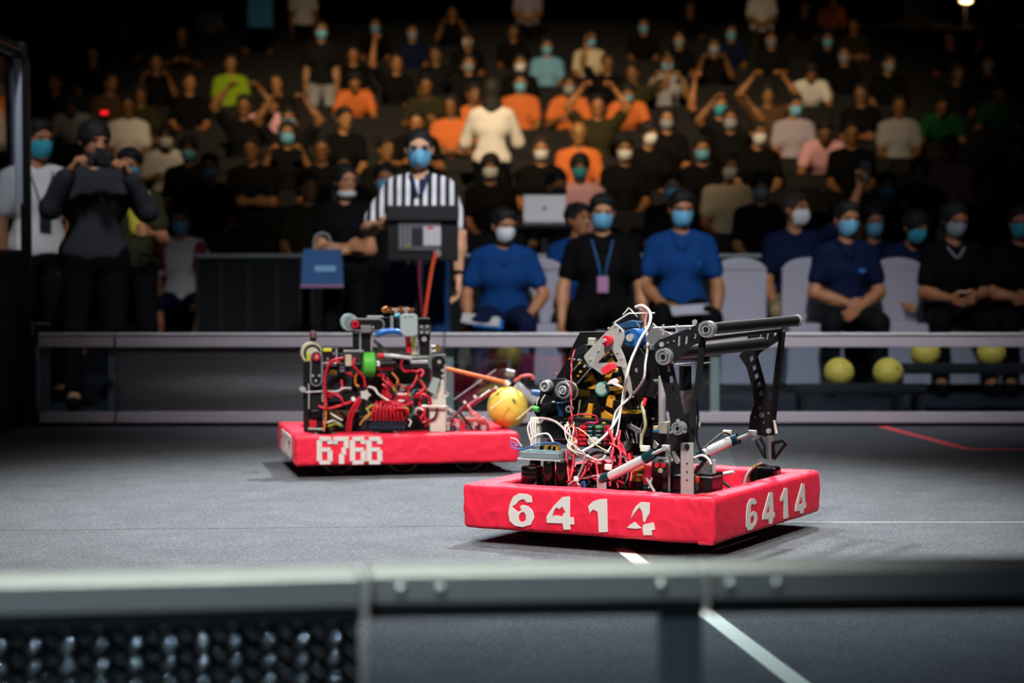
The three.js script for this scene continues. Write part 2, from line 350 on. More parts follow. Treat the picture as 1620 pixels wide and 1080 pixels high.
function wheel(R, name, x, z, r, w, rim) {
  const parent = null;
  const t = R.add(name, new THREE.LatheGeometry([[r * .55, -w / 2], [r * .93, -w / 2], [r, -w * .35], [r, w * .35], [r * .93, w / 2], [r * .55, w / 2], [r * .55, -w / 2]].map(a => new THREE.Vector2(...a)), 28).rotateX(Math.PI / 2).translate(x, r, z), rubber, parent);
  R.add('wheel_hub', new THREE.CylinderGeometry(r * .56, r * .56, w * .8, 20).rotateX(Math.PI / 2).translate(x, r, z), mat(0x6a6a58, .5, .3), t);
  if (rim) R.add('wheel_rim', new THREE.TorusGeometry(r * .9, .003, 6, 28).translate(x, r, z + w / 2), mat(0x9a9478, .5, .2), t);
  return t;
}
// ---------- robot 6414 ----------
{
  const R = new Robot('competition_robot', 'robot numbered 6414 with red bumpers and black roller arms', .446, -6.606, -28.5);
  const W = .87, L = .93, FZ = L / 2, FX = W / 2;
  const bump = R.add('bumper', bumperGeo(W, L, .048, .19, .085, .0032, 2), bumperMat, null, 'padded red fabric bumper');
  // torn white tape digits, front
  const digit = (pts, holes, side, z) => (side === 'x' ? R.plateX('digit', pts.map(p => zd(...p)), FX + .002, .0022, tapeWhite, holes.map(h => h.map(p => zd(...p))), bump, 'white tape numeral') : R.plate('digit', pts.map(p => z(...p)), FZ + .002, .0022, tapeWhite, holes.map(h => h.map(p => z(...p))), bump, 'white tape numeral'));
  digit([[697, 660], [690, 612], [655, 595], [590, 592], [550, 615], [522, 670], [510, 740], [520, 805], [560, 842], [620, 853], [685, 835], [712, 780], [700, 725], [665, 690], [625, 680], [600, 690], [612, 722], [585, 735], [540, 695], [575, 672], [592, 650], [615, 638], [638, 640], [650, 662]], [[[590, 775], [605, 742], [630, 735], [648, 760], [645, 800], [620, 815], [597, 805]]], 'z', zc);
  digit([[930, 618], [990, 615], [988, 775], [1018, 778], [1022, 832], [990, 834], [995, 872], [940, 874], [932, 825], [808, 820], [806, 770], [860, 690]], [[[848, 768], [870, 712], [890, 695], [905, 712], [930, 688], [958, 735], [940, 748], [932, 772], [885, 762]]], 'z', zc);
  digit([[1130, 690], [1165, 655], [1215, 637], [1277, 633], [1283, 890], [1213, 895], [1205, 735], [1170, 715], [1142, 747]], [], 'z', zc);
  digit([[1460, 790], [1480, 725], [1500, 690], [1540, 657], [1610, 663], [1608, 745], [1588, 775], [1573, 815], [1558, 810], [1551, 735], [1530, 700], [1490, 745]], [], 'z', zc);
  digit([[1430, 858], [1455, 835], [1492, 812], [1545, 860], [1500, 866]], [], 'z', zc);
  digit([[1552, 862], [1560, 832], [1640, 815], [1650, 870], [1625, 880], [1627, 915], [1560, 915]], [], 'z', zc);
  // digits on the side bumper
  digit([[972, 665], [955, 628], [920, 632], [897, 675], [888, 760], [888, 850], [900, 880], [935, 870], [965, 830], [977, 780], [970, 740], [945, 725], [922, 745], [922, 690], [935, 670], [950, 682]], [[[922, 830], [920, 780], [938, 760], [950, 785], [945, 820]]], 'x');
  digit([[1065, 583], [1093, 583], [1100, 735], [1112, 740], [1108, 775], [1097, 777], [1090, 825], [1065, 830], [1062, 790], [1015, 795], [1017, 755]], [[[1040, 742], [1068, 660], [1070, 740]]], 'x');
  digit([[1155, 625], [1185, 550], [1207, 548], [1215, 780], [1180, 790], [1180, 640], [1155, 655]], [], 'x');
  digit([[1320, 512], [1340, 515], [1345, 655], [1355, 660], [1352, 700], [1338, 705], [1330, 745], [1305, 747], [1303, 725], [1268, 730], [1270, 690]], [[[1290, 682], [1320, 600], [1324, 672]]], 'x');
  // folded fabric corners
  R.add('corner_fold', box(.05, .012, .03, FX - .03, .052, FZ - .012, .005), bumperMat, bump);
  R.add('corner_fold', box(.055, .006, .05, FX - .05, .192, FZ - .055, .003).rotateY(.0), bumperMat, bump);

  // chassis
  R.add('chassis_frame', merge([box(.68, .05, .025, 0, .095, .36), box(.68, .05, .025, 0, .095, -.36), box(.025, .05, .74, -.33, .095, 0), box(.025, .05, .74, .33, .095, 0)]), mSteel);
  R.add('belly_pan', box(.66, .006, .72, 0, .072, 0), mat(0x15161a, .5, .4));
  for (const z of [.31, -.31]) for (const x of [-.24, 0, .24]) wheel(R, 'drive_wheel', x, z, .076, .035);
  for (const z of [.2, -.2]) R.add('gearbox', box(.14, .11, .08, .05, .13, z, .006), mCarbon);

  // --- controller on the front-left corner, carried by motors ---
  const Z0 = .335;
  const p0 = R.onz(...zc(600, 268), Z0), p1 = R.onz(...zc(900, 290), Z0);
  const cw = p1.x - p0.x, ctrl = R.add('controller', box(cw, .020, .135, (p0.x + p1.x) / 2, p0.y - .008, Z0 - .067, .003), mGreyCase, null, 'grey control computer with blue-green lid');
  R.add('circuit_board', box(cw * .9, .003, .12, (p0.x + p1.x) / 2, p0.y + .0035, Z0 - .067), mPCB, ctrl);
  R.add('clear_tray', box(cw * 1.1, .004, .16, (p0.x + p1.x) / 2 + .004, p0.y - .021, Z0 - .07), mat(0xb9c4c6, .25, .1), ctrl);
  for (let k = 0; k < 6; k++) R.add('pin_header', box(.005, .012, .03, p0.x + .05 + k * .012, p0.y + .011, Z0 - .06 + rr(-.02, .02)), k % 2 ? mGold : mBlack, ctrl);
  R.wire('blue_wire', [[...zc(630, 250), Z0 - .01], [...zc(720, 215), Z0], [...zc(820, 196), Z0], [...zc(900, 200), Z0 - .02], [...zc(945, 240), Z0 - .03]], .0022, mBlue);
  for (const [a, b] of [[[530, 160], [615, 225]], [[525, 190], [610, 235]], [[530, 212], [600, 222]], [[528, 232], [615, 248]]]) R.wire('blue_wire', [[...zc(...a), Z0], [...zc((a[0] + b[0]) / 2, a[1] + 12), Z0 + .004], [...zc(...b), Z0 - .005]], .002, a[1] % 20 ? mBlue : mWhiteWire);
  R.wire('white_cable', [[...zc(690, 225), Z0 - .02], [...zc(700, 170), Z0 - .02], [...zc(760, 132), Z0 - .02], [...zc(820, 130), Z0 - .02], [...zc(860, 190), Z0 - .02]], .0032, mWhiteWire);
  const motor = (x0, x1, y0, y1, z, cap) => {
    const a = R.onz(...zc(x0, (y0 + y1) / 2), z), b = R.onz(...zc(x1, (y0 + y1) / 2), z), t = R.onz(...zc(x0, y0), z).y, u = Math.max(.075, R.onz(...zc(x0, y1), z).y), r = (b.x - a.x) / 2;
    const m = R.add('drive_motor', new THREE.LatheGeometry([[.001, 0], [r, 0], [r, (t - u) * .62], [r * .93, (t - u) * .66], [r * .97, (t - u) * .7], [r * .97, (t - u) * .94], [r * .85, t - u], [.001, t - u]].map(q => new THREE.Vector2(...q)), 22).translate((a.x + b.x) / 2, u, z - r), mBlackGloss);
    R.add('motor_cap', new THREE.CylinderGeometry(r * .3, r * .3, .006, 14).translate((a.x + b.x) / 2, t + .002, z - r), cap || mSteel, m);
  };
  motor(578, 735, 380, 540, .35); motor(765, 850, 340, 540, .35); motor(865, 945, 340, 540, .35); motor(660, 740, 335, 520, .27);
  R.slab('white_conduit', zc(678, 0), zc(742, 225), .26, .02, mat(0xcfcdbf, .6));
  for (let k = 0; k < 3; k++) R.wire('white_cable', [[...zc(690 + k * 16, 10), .268], [...zc(684 + k * 18, 70), .274], [...zc(696 + k * 14, 140), .274], [...zc(688 + k * 17, 225), .27]], .0034, mWhiteWire);
  for (const y of [40, 130]) R.slab('cable_tie', zc(674, y), zc(746, y + 8), .266, .03, mat(0xb4b2a8, .5));
  R.wire('white_cable', [[...zc(680, 30), .27], [...zc(662, 80), .275], [...zc(672, 140), .275], [...zc(690, 200), .27]], .0028, mWhiteWire);
  R.wire('pink_hose', [[...ze(30, 790), .25], [...ze(160, 785), .25], [...ze(290, 820), .25], [...ze(380, 890), .25], [...ze(440, 960), .25], [...ze(490, 1020), .25]], .0042, mat(0xc7a9a6, .5));
  R.slab('motor_block', zc(760, 20), zc(935, 175), .24, .09, mBlackGloss, null, null, .015);

  // --- feeder tower: black side sheet, gold wheel plates behind spokes ---
  const TZ = .14;
  R.plate('tower_sheet', [za(905, 268), za(1075, 268), za(1135, 215), za(1240, 290), za(1330, 420), za(1345, 900), za(1250, 1060), za(900, 1010), za(690, 1000), za(640, 700), za(640, 590), za(740, 580), za(800, 480), za(860, 350)], TZ - .03, .006, mBlack, [], null, 'black tower side sheet');
  R.plate('tower_sheet', [za(870, 420), za(905, 268), za(1330, 300), za(1345, 900), za(1250, 1060), za(690, 1000)], -.16, .006, mBlack, [], null, 'black tower side sheet');
  for (const [x, y] of [[1000, 420], [1280, 520], [760, 760], [1280, 900], [960, 980]]) R.rod('tower_standoff', za(x, y), TZ - .03, za(x, y), TZ - .16, .008, mSteel);
  const gold = R.hub('gold_wheel', za(1045, 690), TZ - .014, 57, .012, mGold, null, 'gold inner wheel plate');
  {
    const c = R.onz(...za(1045, 690), TZ - .005), r = R.onz(...za(1045, 690 - 245), TZ).y - c.y, win = [];
    for (let k = 0; k < 7; k++) { const a0 = .1 + k / 7 * 2 * Math.PI, a1 = a0 + .52; win.push([[r * .36, a0], [r * .36, a1], [r * .88, a1 - .12], [r * .88, a0 + .12]].map(([q, a]) => [c.x + q * Math.cos(a), c.y + q * Math.sin(a)])); }
    R.add('spoke_plate', extrude(ngon(c.x, c.y, r, 36), win, .006).translate(0, 0, TZ - .004), mBlack, null, 'black spoked plate over gold wheel');
  }
  const mVane = mat(0xd89a2e, .4, .15);
  for (const l of [[[640, 335], [740, 250], [765, 300], [690, 330]], [[680, 410], [780, 370], [785, 425], [700, 430]], [[700, 600], [755, 615], [735, 790], [660, 785], [680, 700]], [[930, 505], [1010, 505], [1020, 560], [985, 660], [910, 630]], [[890, 690], [1000, 760], [990, 805], [865, 790]], [[945, 400], [1040, 395], [1130, 420], [1040, 450], [945, 445]], [[1030, 290], [1080, 275], [1085, 350], [1060, 370]]]) R.plate('gold_vane', l.map(p => ze(...p)), TZ + .012, .012, mVane, [], gold);
  for (const l of [[[300, 755], [350, 680], [385, 700], [320, 770]], [[360, 825], [420, 770], [465, 840], [370, 848]]]) R.plate('gold_vane', l.map(p => zg(...p)), TZ + .012, .012, mVane, [], gold);
  const enc = R.hub('encoder_cap', za(1045, 645), TZ + .022, 12, .022, mTeal);
  R.hub('encoder_label', za(1042, 642), TZ + .023, 9.5, .002, mat(0x9db8ae, .5), enc);
  // grey plate with triangular window
  const gp = R.plate('grey_side_plate', [[470, 275], [560, 350], [600, 400], [607, 490], [552, 635], [610, 760], [640, 880], [665, 990], [690, 1085], [740, 1340], [690, 1345], [640, 1180], [605, 1030], [570, 905], [455, 885], [330, 985], [300, 1020], [100, 880], [45, 800], [30, 750], [50, 720]].map(p => zg(...p)), TZ + .03, .006, mPlate, [[[405, 635], [440, 655], [522, 815], [505, 845], [240, 852], [228, 830]].map(p => zg(...p))], null, 'grey aluminium plate with triangular window');
  for (const [x, y] of [[482, 315], [545, 378], [232, 668], [122, 795], [510, 690], [562, 778], [598, 905], [437, 285], [380, 350]]) R.hub('bolt', zg(x, y), TZ + .034, 1.7, .006, x % 2 ? mBlack : mSilver, gp, null, 10);
  const rs = R.hub('red_spacer', zg(350, 530), TZ + .055, 8, .026, mRedPlastic, gp);
  R.hub('spacer_bolt', zg(312, 530), TZ + .068, 3.4, .02, mSilver, gp, null, 6);
  R.plate('red_connector', [[285, 915], [390, 850], [440, 870], [455, 935], [330, 1015], [270, 965]].map(p => zg(...p)), TZ + .07, .03, mat(0xd8303c, .4), [], null, 'red power connector');
  R.plate('yellow_tab', [[470, 905], [510, 930], [500, 975], [455, 985]].map(p => zg(...p)), TZ + .05, .01, mat(0xc9b23a, .5));
  R.plate('white_clip', [[920, 370], [960, 315], [1020, 295], [1060, 330], [1050, 365], [1110, 405], [1060, 400], [980, 365]].map(p => ze(...p)), TZ + .05, .012, mWhite);
  R.slab('sensor_box', ze(995, 565), ze(1090, 650), TZ + .05, .03, mBlack);
  // clear guard on top with white edges
  const guardZ = TZ + .02;
  const guard = R.plate('clear_guard', [[470, 270], [675, 140], [1040, 130], [1000, 260], [860, 400], [600, 360]].map(p => zg(...p)), guardZ, .004, mClear, [], null, 'clear plastic guard');
  R.plate('clear_guard', [[590, 160], [675, 60], [880, 70], [1030, 160], [800, 150]].map(p => zg(...p)), -.06, .004, mClear, [], null, 'clear plastic guard');
  for (const [a, b] of [[[470, 270], [675, 140]], [[675, 140], [1040, 135]]]) R.rod('guard_edge', zg(...a), guardZ, zg(...b), guardZ, .0022, mWhite, guard);
  R.rod('guard_edge', zg(590, 160), -.06, zg(675, 60), -.06, .002, mWhite, guard);
  for (const [a, b] of [[[690, 75], [795, 190]], [[785, 275], [830, 335]], [[825, 70], [865, 100]]]) R.rod('guard_screw', zg(...a), TZ, zg(...b), TZ, .0022, mSilver, guard);
  // blue wheel with dark teeth
  const bw = R.hub('blue_wheel', zg(710, 485), TZ + .0, 14.2, .07, mBlue, null, 'blue rubber compliant wheel');
  for (let k = 0; k < 5; k++) { const a = 2.1 + k * .42; R.plate('wheel_gap', ngon(0, 0, 3, 6).map(([x, y]) => [zg(710, 485)[0] + Math.cos(a) * 10 + x, zg(710, 485)[1] - Math.sin(a) * 10 + y * .6]), TZ + .001, .003, mBlack, [], bw); }
  R.add('wheel_hub', disc(.012, .09, R.onz(...zg(710, 485), TZ).x, R.onz(...zg(710, 485), TZ).y, TZ - .03), mSilver, bw);
  R.plate('blue_hood', [[500, 310], [690, 240], [850, 260], [830, 330], [600, 350]].map(p => zg(...p)), TZ - .06, .02, mat(0x16486e, .4));
  // motor controller box on the slope, left of the grey plate
  const mc = R.plate('motor_controller', [ze(500, 215), ze(610, 90), ze(725, 175), ze(520, 410), ze(440, 300)], TZ + .05, .03, mBlackGloss, [], null, 'black motor controller box');
  for (const [a, b] of [[[725, 175], [520, 410]], [[520, 195], [620, 70]]]) R.rod('silver_edge', ze(...a), TZ + .052, ze(...b), TZ + .052, .002, mSteel, mc);
  for (const [x, y] of [[600, 215], [650, 150], [570, 265], [590, 110]]) R.hub('terminal', ze(x, y), TZ + .056, 2, .008, x > 600 ? mSilver : mGold, mc, null, 8);
  R.plate('sensor_board', [za(880, 380), za(935, 350), za(950, 400), za(880, 440), za(860, 420)], TZ + .03, .012, mat(0x101a1c, .4));
  R.slab('white_block', zg(85, 490), zg(180, 600), TZ - .01, .02, mat(0x9a988a, .6));
  // pulleys and belt on the left
  const pul = R.plate('pulley_plate', [ze(110, 310), ze(400, 295), ze(480, 330), ze(520, 440), ze(470, 560), ze(350, 590), ze(130, 470), ze(90, 400)], TZ + .06, .008, mBlack);
  R.hub('small_pulley', ze(170, 390), TZ + .085, 9.6, .03, mSteel, pul); R.ring('pulley_flange', ze(160, 392), TZ + .092, 8.8, 3.2, .006, mSilver, pul); R.hub('pulley_bolt', ze(158, 392), TZ + .095, 2.2, .006, mSilver, pul, null, 6);
  R.hub('large_pulley', ze(395, 440), TZ + .08, 15.5, .03, mat(0x7b7f82, .4, .7), pul); R.ring('pulley_flange', ze(390, 440), TZ + .088, 13.5, 3.5, .006, mSteel, pul); R.ring('pulley_flange', ze(380, 440), TZ + .096, 7, 2.5, .01, mSilver, pul); R.hub('pulley_bolt', ze(380, 440), TZ + .1, 2.6, .01, mSilver, pul, null, 6);
  R.ring('belt_guard', ze(455, 450), TZ + .07, 16.5, 1.6, .006, mSteel, pul);
  const sp = R.hub('small_bearing', ze(455, 670), TZ + .07, 5.4, .02, mSteel); R.hub('bearing_bore', ze(455, 670), TZ + .072, 2.4, .006, mBlack, sp);
  const ma = R.onz(...ze(90, 670), TZ + .1), mb = R.onz(...ze(265, 665), TZ + .05);
  const mm = R.add('feeder_motor', rod(ma, mb, .026, .026, 20), mBlackGloss);
  R.add('green_plug', rod(ma.clone().add(V(-.008, .004, .02)), ma.clone().add(V(.012, 0, .02)), .009), mGreen, mm);
  R.slab('motor_mount', ze(140, 590), ze(300, 760), TZ + .055, .006, mSteel);
  R.slab('blue_spacer', ze(295, 590), ze(390, 765), TZ + .05, .04, mat(0x123a5c, .4, .2));
  for (const [a, b] of [[[100, 520], [70, 620]], [[175, 495], [120, 600]]]) R.wire('white_cable', [[...ze(...a), TZ + .11], [...ze((a[0] + b[0]) / 2 - 8, (a[1] + b[1]) / 2), TZ + .112], [...ze(...b), TZ + .11]], .002, mWhiteWire);
  R.rod('tower_rod', ze(600, 560), TZ + .03, ze(570, 760), TZ + .03, .003, mat(0xb8b08a, .4, .5));
  R.slab('tower_beam', ze(390, 790), ze(1010, 870), TZ + .08, .05, mat(0x131417, .4, .3));
  for (let k = 0; k < 5; k++) R.slab('ribbon_header', ze(390 + k * 38, 825), ze(412 + k * 38, 890), TZ + .085, .02, k % 2 ? mWhite : mBlack);

  // --- power panel with red connectors and breakers ---
  const PZ = .25;
  const pdp = R.slab('power_panel', ze(520, 855), ze(1010, 1130), PZ, .03, mat(0x17181b, .5), null, 'black power distribution panel');
  for (let k = 0; k < 5; k++) {
    const y = 872 + k * 50;
    R.slab('red_connector', ze(585 - k * 10, y), ze(672, y + 40), PZ + .012, .02, mRedPlastic, pdp); R.slab('red_connector', ze(885, y), ze(975, y + 40), PZ + .012, .02, mat(0xa8122c, .4), pdp);
    R.slab('breaker', ze(680, y), ze(750, y + 42), PZ + .014, .02, mTealDark, pdp); R.slab('breaker', ze(775, y), ze(860, y + 42), PZ + .014, .02, k ? mat(0x0f2420, .35) : mat(0x3d7a3c, .4), pdp);
    R.slab('breaker_mark', ze(692, y + 12), ze(738, y + 19), PZ + .0155, .003, mat(0xa9c4c0, .5), pdp); R.slab('breaker_mark', ze(790, y + 12), ze(845, y + 19), PZ + .0155, .003, mat(0xa9c4c0, .5), pdp);
  }
  R.slab('yellow_label', ze(865, 832), ze(910, 848), TZ + .082, .003, mat(0xc8c23a, .5));
  R.hub('white_knob', ze(735, 1065), PZ + .04, 6.5, .03, mat(0xb6b8b4, .5));
  // --- cables ---
  const big = .20;
  R.wire('white_cable', [[...zg(770, 50), TZ], [...zg(870, 32), TZ + .02], [...zg(960, 100), TZ + .03], [...zg(985, 190), TZ + .05], [...zg(955, 320), TZ + .07], [...zg(860, 470), TZ + .09], [...zg(760, 680), TZ + .1], [...zg(690, 850), TZ + .11], [...zg(640, 1060), TZ + .12], [...ze(1130, 520), big], [...ze(1080, 720), big + .03], [...ze(960, 930), big + .07], [...ze(800, 1085), big + .1], [...zc(1085, 265), .33]], .0048, mWhiteWire, null, 'thick white cable arching over the tower');
  R.wire('white_cable', [[...zg(905, 330), TZ + .04], [...zg(940, 480), TZ + .06], [...zg(940, 660), TZ + .08], [...zg(910, 850), TZ + .1], [...zg(890, 1060), TZ + .12], [...ze(1225, 510), big], [...ze(1120, 610), big + .02], [...ze(1040, 700), big + .03], [...ze(1000, 850), big + .05], [...ze(985, 1000), big + .07]], .0042, mat(0xb9b4b0, .5));
  R.wire('white_cable', [[...ze(1130, 420), big], [...ze(1105, 600), big + .02], [...ze(1080, 800), big + .05], [...ze(1040, 1000), big + .08], [...zc(1280, 270), .31], [...zc(1230, 330), .33], [...zc(1120, 300), .33]], .0026, mWhiteWire);
  R.wire('red_wire', [[...zg(905, 90), TZ + .02], [...zg(930, 140), TZ + .02], [...zg(910, 230), TZ + .03], [...zg(915, 330), TZ + .04]], .003, mPink);
  const twist = [], twist2 = [];
  for (let k = 0; k <= 26; k++) { const t = k / 26, x = 505 - 15 * Math.sin(t * 3.1) + (t < .12 ? (.12 - t) * 300 : 0), y = -60 + t * 960; twist.push([...ze(x + 5 * Math.sin(k * 1.6), y), TZ + .105 + .002 * Math.cos(k * 1.6)]); twist2.push([...ze(x - 5 * Math.sin(k * 1.6), y), TZ + .105 - .002 * Math.cos(k * 1.6)]); }
  R.wire('red_wire', twist, .0021, mRedWire); R.wire('pink_wire', twist2, .0021, mPink);
  R.wire('red_wire', [[...ze(465, 850), TZ + .11], [...ze(470, 780), TZ + .12], [...ze(560, 740), TZ + .12], [...ze(700, 735), TZ + .11], [...ze(800, 765), TZ + .1], [...ze(800, 830), TZ + .1]], .0026, mRedWire);
  R.wire('red_wire', [[...ze(650, 860), TZ + .11], [...ze(700, 835), TZ + .12], [...ze(780, 840), TZ + .12], [...ze(820, 825), TZ + .1]], .0032, mat(0xb01a50, .45));
  // red and black power leads falling from the panel to the base
  const leads = [[[1290, 90], [1330, 200], [1310, 320]], [[1350, 150], [1400, 230], [1440, 330]], [[1300, 200], [1380, 260], [1370, 420]], [[1150, 290], [1220, 270], [1290, 290]], [[1120, 330], [1100, 430], [1060, 480]], [[1180, 300], [1200, 400], [1210, 520]], [[1330, 300], [1310, 420], [1300, 540]], [[1420, 350], [1440, 450], [1400, 555]], [[960, 260], [970, 380], [985, 500]], [[1020, 290], [1010, 400], [985, 520]], [[930, 350], [960, 430], [965, 510]], [[1130, 480], [1140, 510], [1110, 540]], [[1450, 280], [1470, 420], [1455, 550]], [[1380, 100], [1370, 220], [1430, 300]]];
  for (const [k, l] of leads.entries()) R.wire(k % 4 === 3 ? 'black_wire' : 'red_wire', l.map(([x, y], i) => [...zc(x, y), .27 + .025 * i + (k % 3) * .012]), k % 3 ? .0042 : .0055, k % 4 === 3 ? mBlackWire : mRedWire);
  for (const [k, l] of [[[985, 520], [1040, 480], [1110, 470], [1250, 440]], [[980, 525], [1045, 470], [1100, 330], [1100, 280], [1040, 250]], [[1060, 470], [1150, 460], [1240, 455]], [[1080, 520], [1100, 500], [1105, 545]]].entries()) R.wire(['pink_wire', 'grey_cable', 'black_wire', 'blue_wire'][k], l.map(([x, y]) => [...zc(x, y), .345]), .0035, [mPink, mat(0x8f9296, .5), mBlackWire, mBlue][k]);
  for (let k = 0; k < 34; k++) {   // tangle of leads in the base
    const c = [mRedWire, mRedWire, mBlackWire, mRedWire, mat(0xd0485a, .45), mBlackWire, mWhiteWire][k % 7], x = 960 + (k * 47) % 520, y = 250 + (k * 71) % 190;
    R.wire(c === mBlackWire ? 'black_wire' : c === mWhiteWire ? 'white_wire' : 'red_wire', [0, 1, 2, 3].map(i => [...zc(x + i * rr(-18, 30) + rr(-25, 25), y + i * rr(22, 48)), .2 + rr(0, .09)]), rr(.0024, .005), c);
  }
  for (let k = 0; k < 14; k++) { const x = 950 + (k * 83) % 540, y = 330 + (k * 37) % 150; R.slab(k % 3 ? 'black_module' : 'red_module', zc(x, y), zc(x + rr(35, 70), y + rr(40, 90)), .16 + rr(0, .05), .04, k % 3 ? [mBlackGloss, mat(0x16202a, .4)][k % 2] : mRedPlastic); }
  R.slab('cable_tie', zc(1015, 460), zc(1055, 500), .35, .012, mWhite);
  R.slab('cable_tie', ze(445, 1045), ze(540, 1090), PZ + .05, .02, mWhite);
  for (let k = 0; k < 9; k++) {   // thin signal wires between the panel and the controller
    const x0 = 975 + k * 14, m = [mRedWire, mWhiteWire, mPink, mWhiteWire, mYellowWire, mWhiteWire, mRedWire, mWhiteWire, mBlackWire][k];
    R.wire(m === mWhiteWire ? 'white_wire' : m === mYellowWire ? 'yellow_wire' : m === mBlackWire ? 'black_wire' : 'red_wire', [[...zc(940 + rr(0, 80), 60 + rr(-10, 10)), PZ + .03], [...zc(960 + rr(-10, 90), 110), PZ + .05], [...zc(990 + rr(-20, 60), 180), PZ + .06], [...zc(1010 + rr(-40, 40), 235), .33], [...zc(1040 + rr(-20, 120), 300 + rr(-10, 20)), .33]], .0019, m);
  }
  R.wire('yellow_wire', [[...ze(560, 895), PZ + .03], [...ze(660, 960), PZ + .05], [...ze(740, 1040), PZ + .06], [...zc(1190, 210), .31], [...zc(1290, 270), .32]], .002, mat(0xcfc79a, .5));

  // --- dark mechanisms in the middle, behind the arm ---
  R.plate('inner_sheet', [zb(130, 350), zb(320, 350), zb(330, 480), zb(400, 900), zb(380, 1090), zb(130, 1080), zb(100, 700)], .06, .006, mBlack, [], null, 'black inner sheet');
  R.plate('inner_bracket', [zb(170, 430), zb(215, 430), zb(240, 530), zb(195, 540)], .075, .008, mSteel);
  for (const [x, y, r, m] of [[60, 760, 9, mBlackGloss], [120, 1020, 8, mSteel], [50, 1000, 12, mBlackGloss], [150, 900, 7, mBlack], [200, 820, 12, mBlackGloss], [280, 640, 14, mBlack]]) R.hub('drive_pulley', zb(x, y), .13, r, .05, m);
  R.plate('steel_link', [zf(75, 325), zf(105, 315), zf(215, 375), zf(220, 410), zf(180, 420), zf(80, 350)], .16, .006, mat(0x85858a, .4, .7));
  R.plate('steel_link', [zf(345, 480), zf(395, 530), zf(370, 570), zf(330, 570)], .22, .006, mSteel);
  R.wire('braided_hose', [[...zf(260, 70), .26], [...zf(230, 130), .27], [...zf(250, 240), .28], [...zf(260, 340), .29], [...zf(225, 450), .29], [...zf(215, 560), .3]], .0055, mat(0xa8a886, .7));
  R.rod('red_tip', zf(262, 62), .26, zf(238, 140), .27, .0065, mRedPlastic);
  R.plate('gold_ring', ngon(0, 0, 12).map(([x, y]) => [zf(150, 200)[0] + x, zf(150, 200)[1] + y * .3]), .17, .02, mat(0x8a7a20, .4, .3));
  // vertical pneumatic cylinder
  R.rod('air_cylinder', zf(430, -160), .2, zf(430, 300), .2, .0125, mSilver); R.slab('cylinder_cap', zf(385, 300), zf(475, 420), .215, .03, mat(0x9a9a92, .5, .3)); R.slab('hose_fitting', zf(335, 340), zf(380, 385), .22, .015, mat(0xb9b08a, .5)); R.slab('hose_fitting', zf(330, 380), zf(390, 410), .22, .015, mBlue);
  // lower electronics right of centre
  R.slab('gearbox_cover', zf(310, 690), zf(500, 1000), .3, .12, mat(0x1c201c, .45, .2), null, null, .01);
  for (const [x, y, m] of [[375, 735, mRedPlastic], [440, 735, mRedPlastic], [410, 790, mat(0xa6a68a, .4)], [400, 850, mBlack]]) R.hub('indicator', zf(x, y), .304, 4, .008, m);
  R.rod('cover_post', zf(505, 640), .31, zf(500, 1000), .31, .004, mSteel);
  R.rod('yellow_can', zf(180, 830), .31, zf(180, 890), .31, .016, mat(0x9a8a2a, .5)); R.rod('black_can', zf(180, 890), .31, zf(180, 1000), .31, .02, mBlack);
  for (let k = 0; k < 7; k++) R.wire(k % 2 ? 'yellow_wire' : 'orange_wire', [[...zf(130 + k * 6, 830), .32], [...zf(150 + k * 10, 790 - k * 6), .33], [...zf(220 + k * 8, 780 - k * 8), .33], [...zf(270 - k * 3, 730 + k * 16), .32]], .0026, k % 3 === 1 ? mYellowWire : k % 3 ? mRedWire : mOrangeWire);
  R.rod('white_strut', zf(265, 850), .34, zf(350, 1000), .34, .005, mat(0xb4b8ba, .4)); R.rod('white_strut', zf(325, 860), .335, zf(300, 960), .335, .004, mWhite);
  R.slab('solenoid_block', zf(790, 820), zf(930, 1010), .25, .09, mBlackGloss); R.slab('solenoid_top', zf(790, 850), zf(930, 865), .254, .08, mSteel); R.slab('orange_plug', zf(755, 850), zf(785, 910), .27, .02, mat(0xd2482a, .4));
  R.slab('motor_block', zf(510, 830), zf(620, 1010), .3, .09, mBlackGloss, null, null, .01);
  R.slab('steel_bracket', zf(930, 680), zf(965, 990), .22, .004, mPlate);
  R.plate('steel_bracket', [zf(760, 740), zf(960, 670), zf(965, 990), zf(760, 990)], .16, .004, mat(0x77797c, .45, .6));

  // --- roller arm: two plates joined by tubes ---
  const AZ = .365, BZ = -.385;
  const arm = R.plate('arm_plate', [zb(312, 350), zb(345, 318), zb(470, 270), zb(590, 222), zb(640, 195), zb(700, 225), zb(705, 285), zb(650, 320), zb(560, 360), zb(480, 440), zb(420, 490), zb(340, 480), zb(312, 420)], AZ, .008, mCarbon, [[zb(460, 298), zb(484, 290), zb(482, 362), zb(458, 368)], [zb(508, 298), zb(534, 292), zb(530, 350), zb(506, 356)], [zb(566, 285), zb(592, 278), zb(588, 318), zb(564, 330)]], null, 'black upper arm plate with slots');
  R.plate('arm_strut', [zb(605, 290), zb(650, 290), zb(640, 420), zb(622, 560), zb(590, 720), zb(582, 900), zb(545, 900), zb(540, 790), zb(572, 640), zb(592, 480)], AZ - .012, .006, mCarbon, [], null, 'black long arm strut');
  R.plate('arm_bar', [zb(325, 470), zb(420, 440), zb(450, 560), zb(520, 870), zb(515, 920), zb(440, 940), zb(420, 880), zb(395, 720), zb(350, 560)], AZ - .022, .006, mCarbon, [[zb(385, 495), zb(412, 488), zb(418, 530), zb(392, 538)], [zb(402, 562), zb(432, 552), zb(440, 600), zb(410, 610)], [zb(425, 640), zb(436, 620), zb(450, 655), zb(428, 665)], [zb(440, 690), zb(462, 680), zb(468, 720), zb(448, 732)]], null, 'black slotted arm bar');
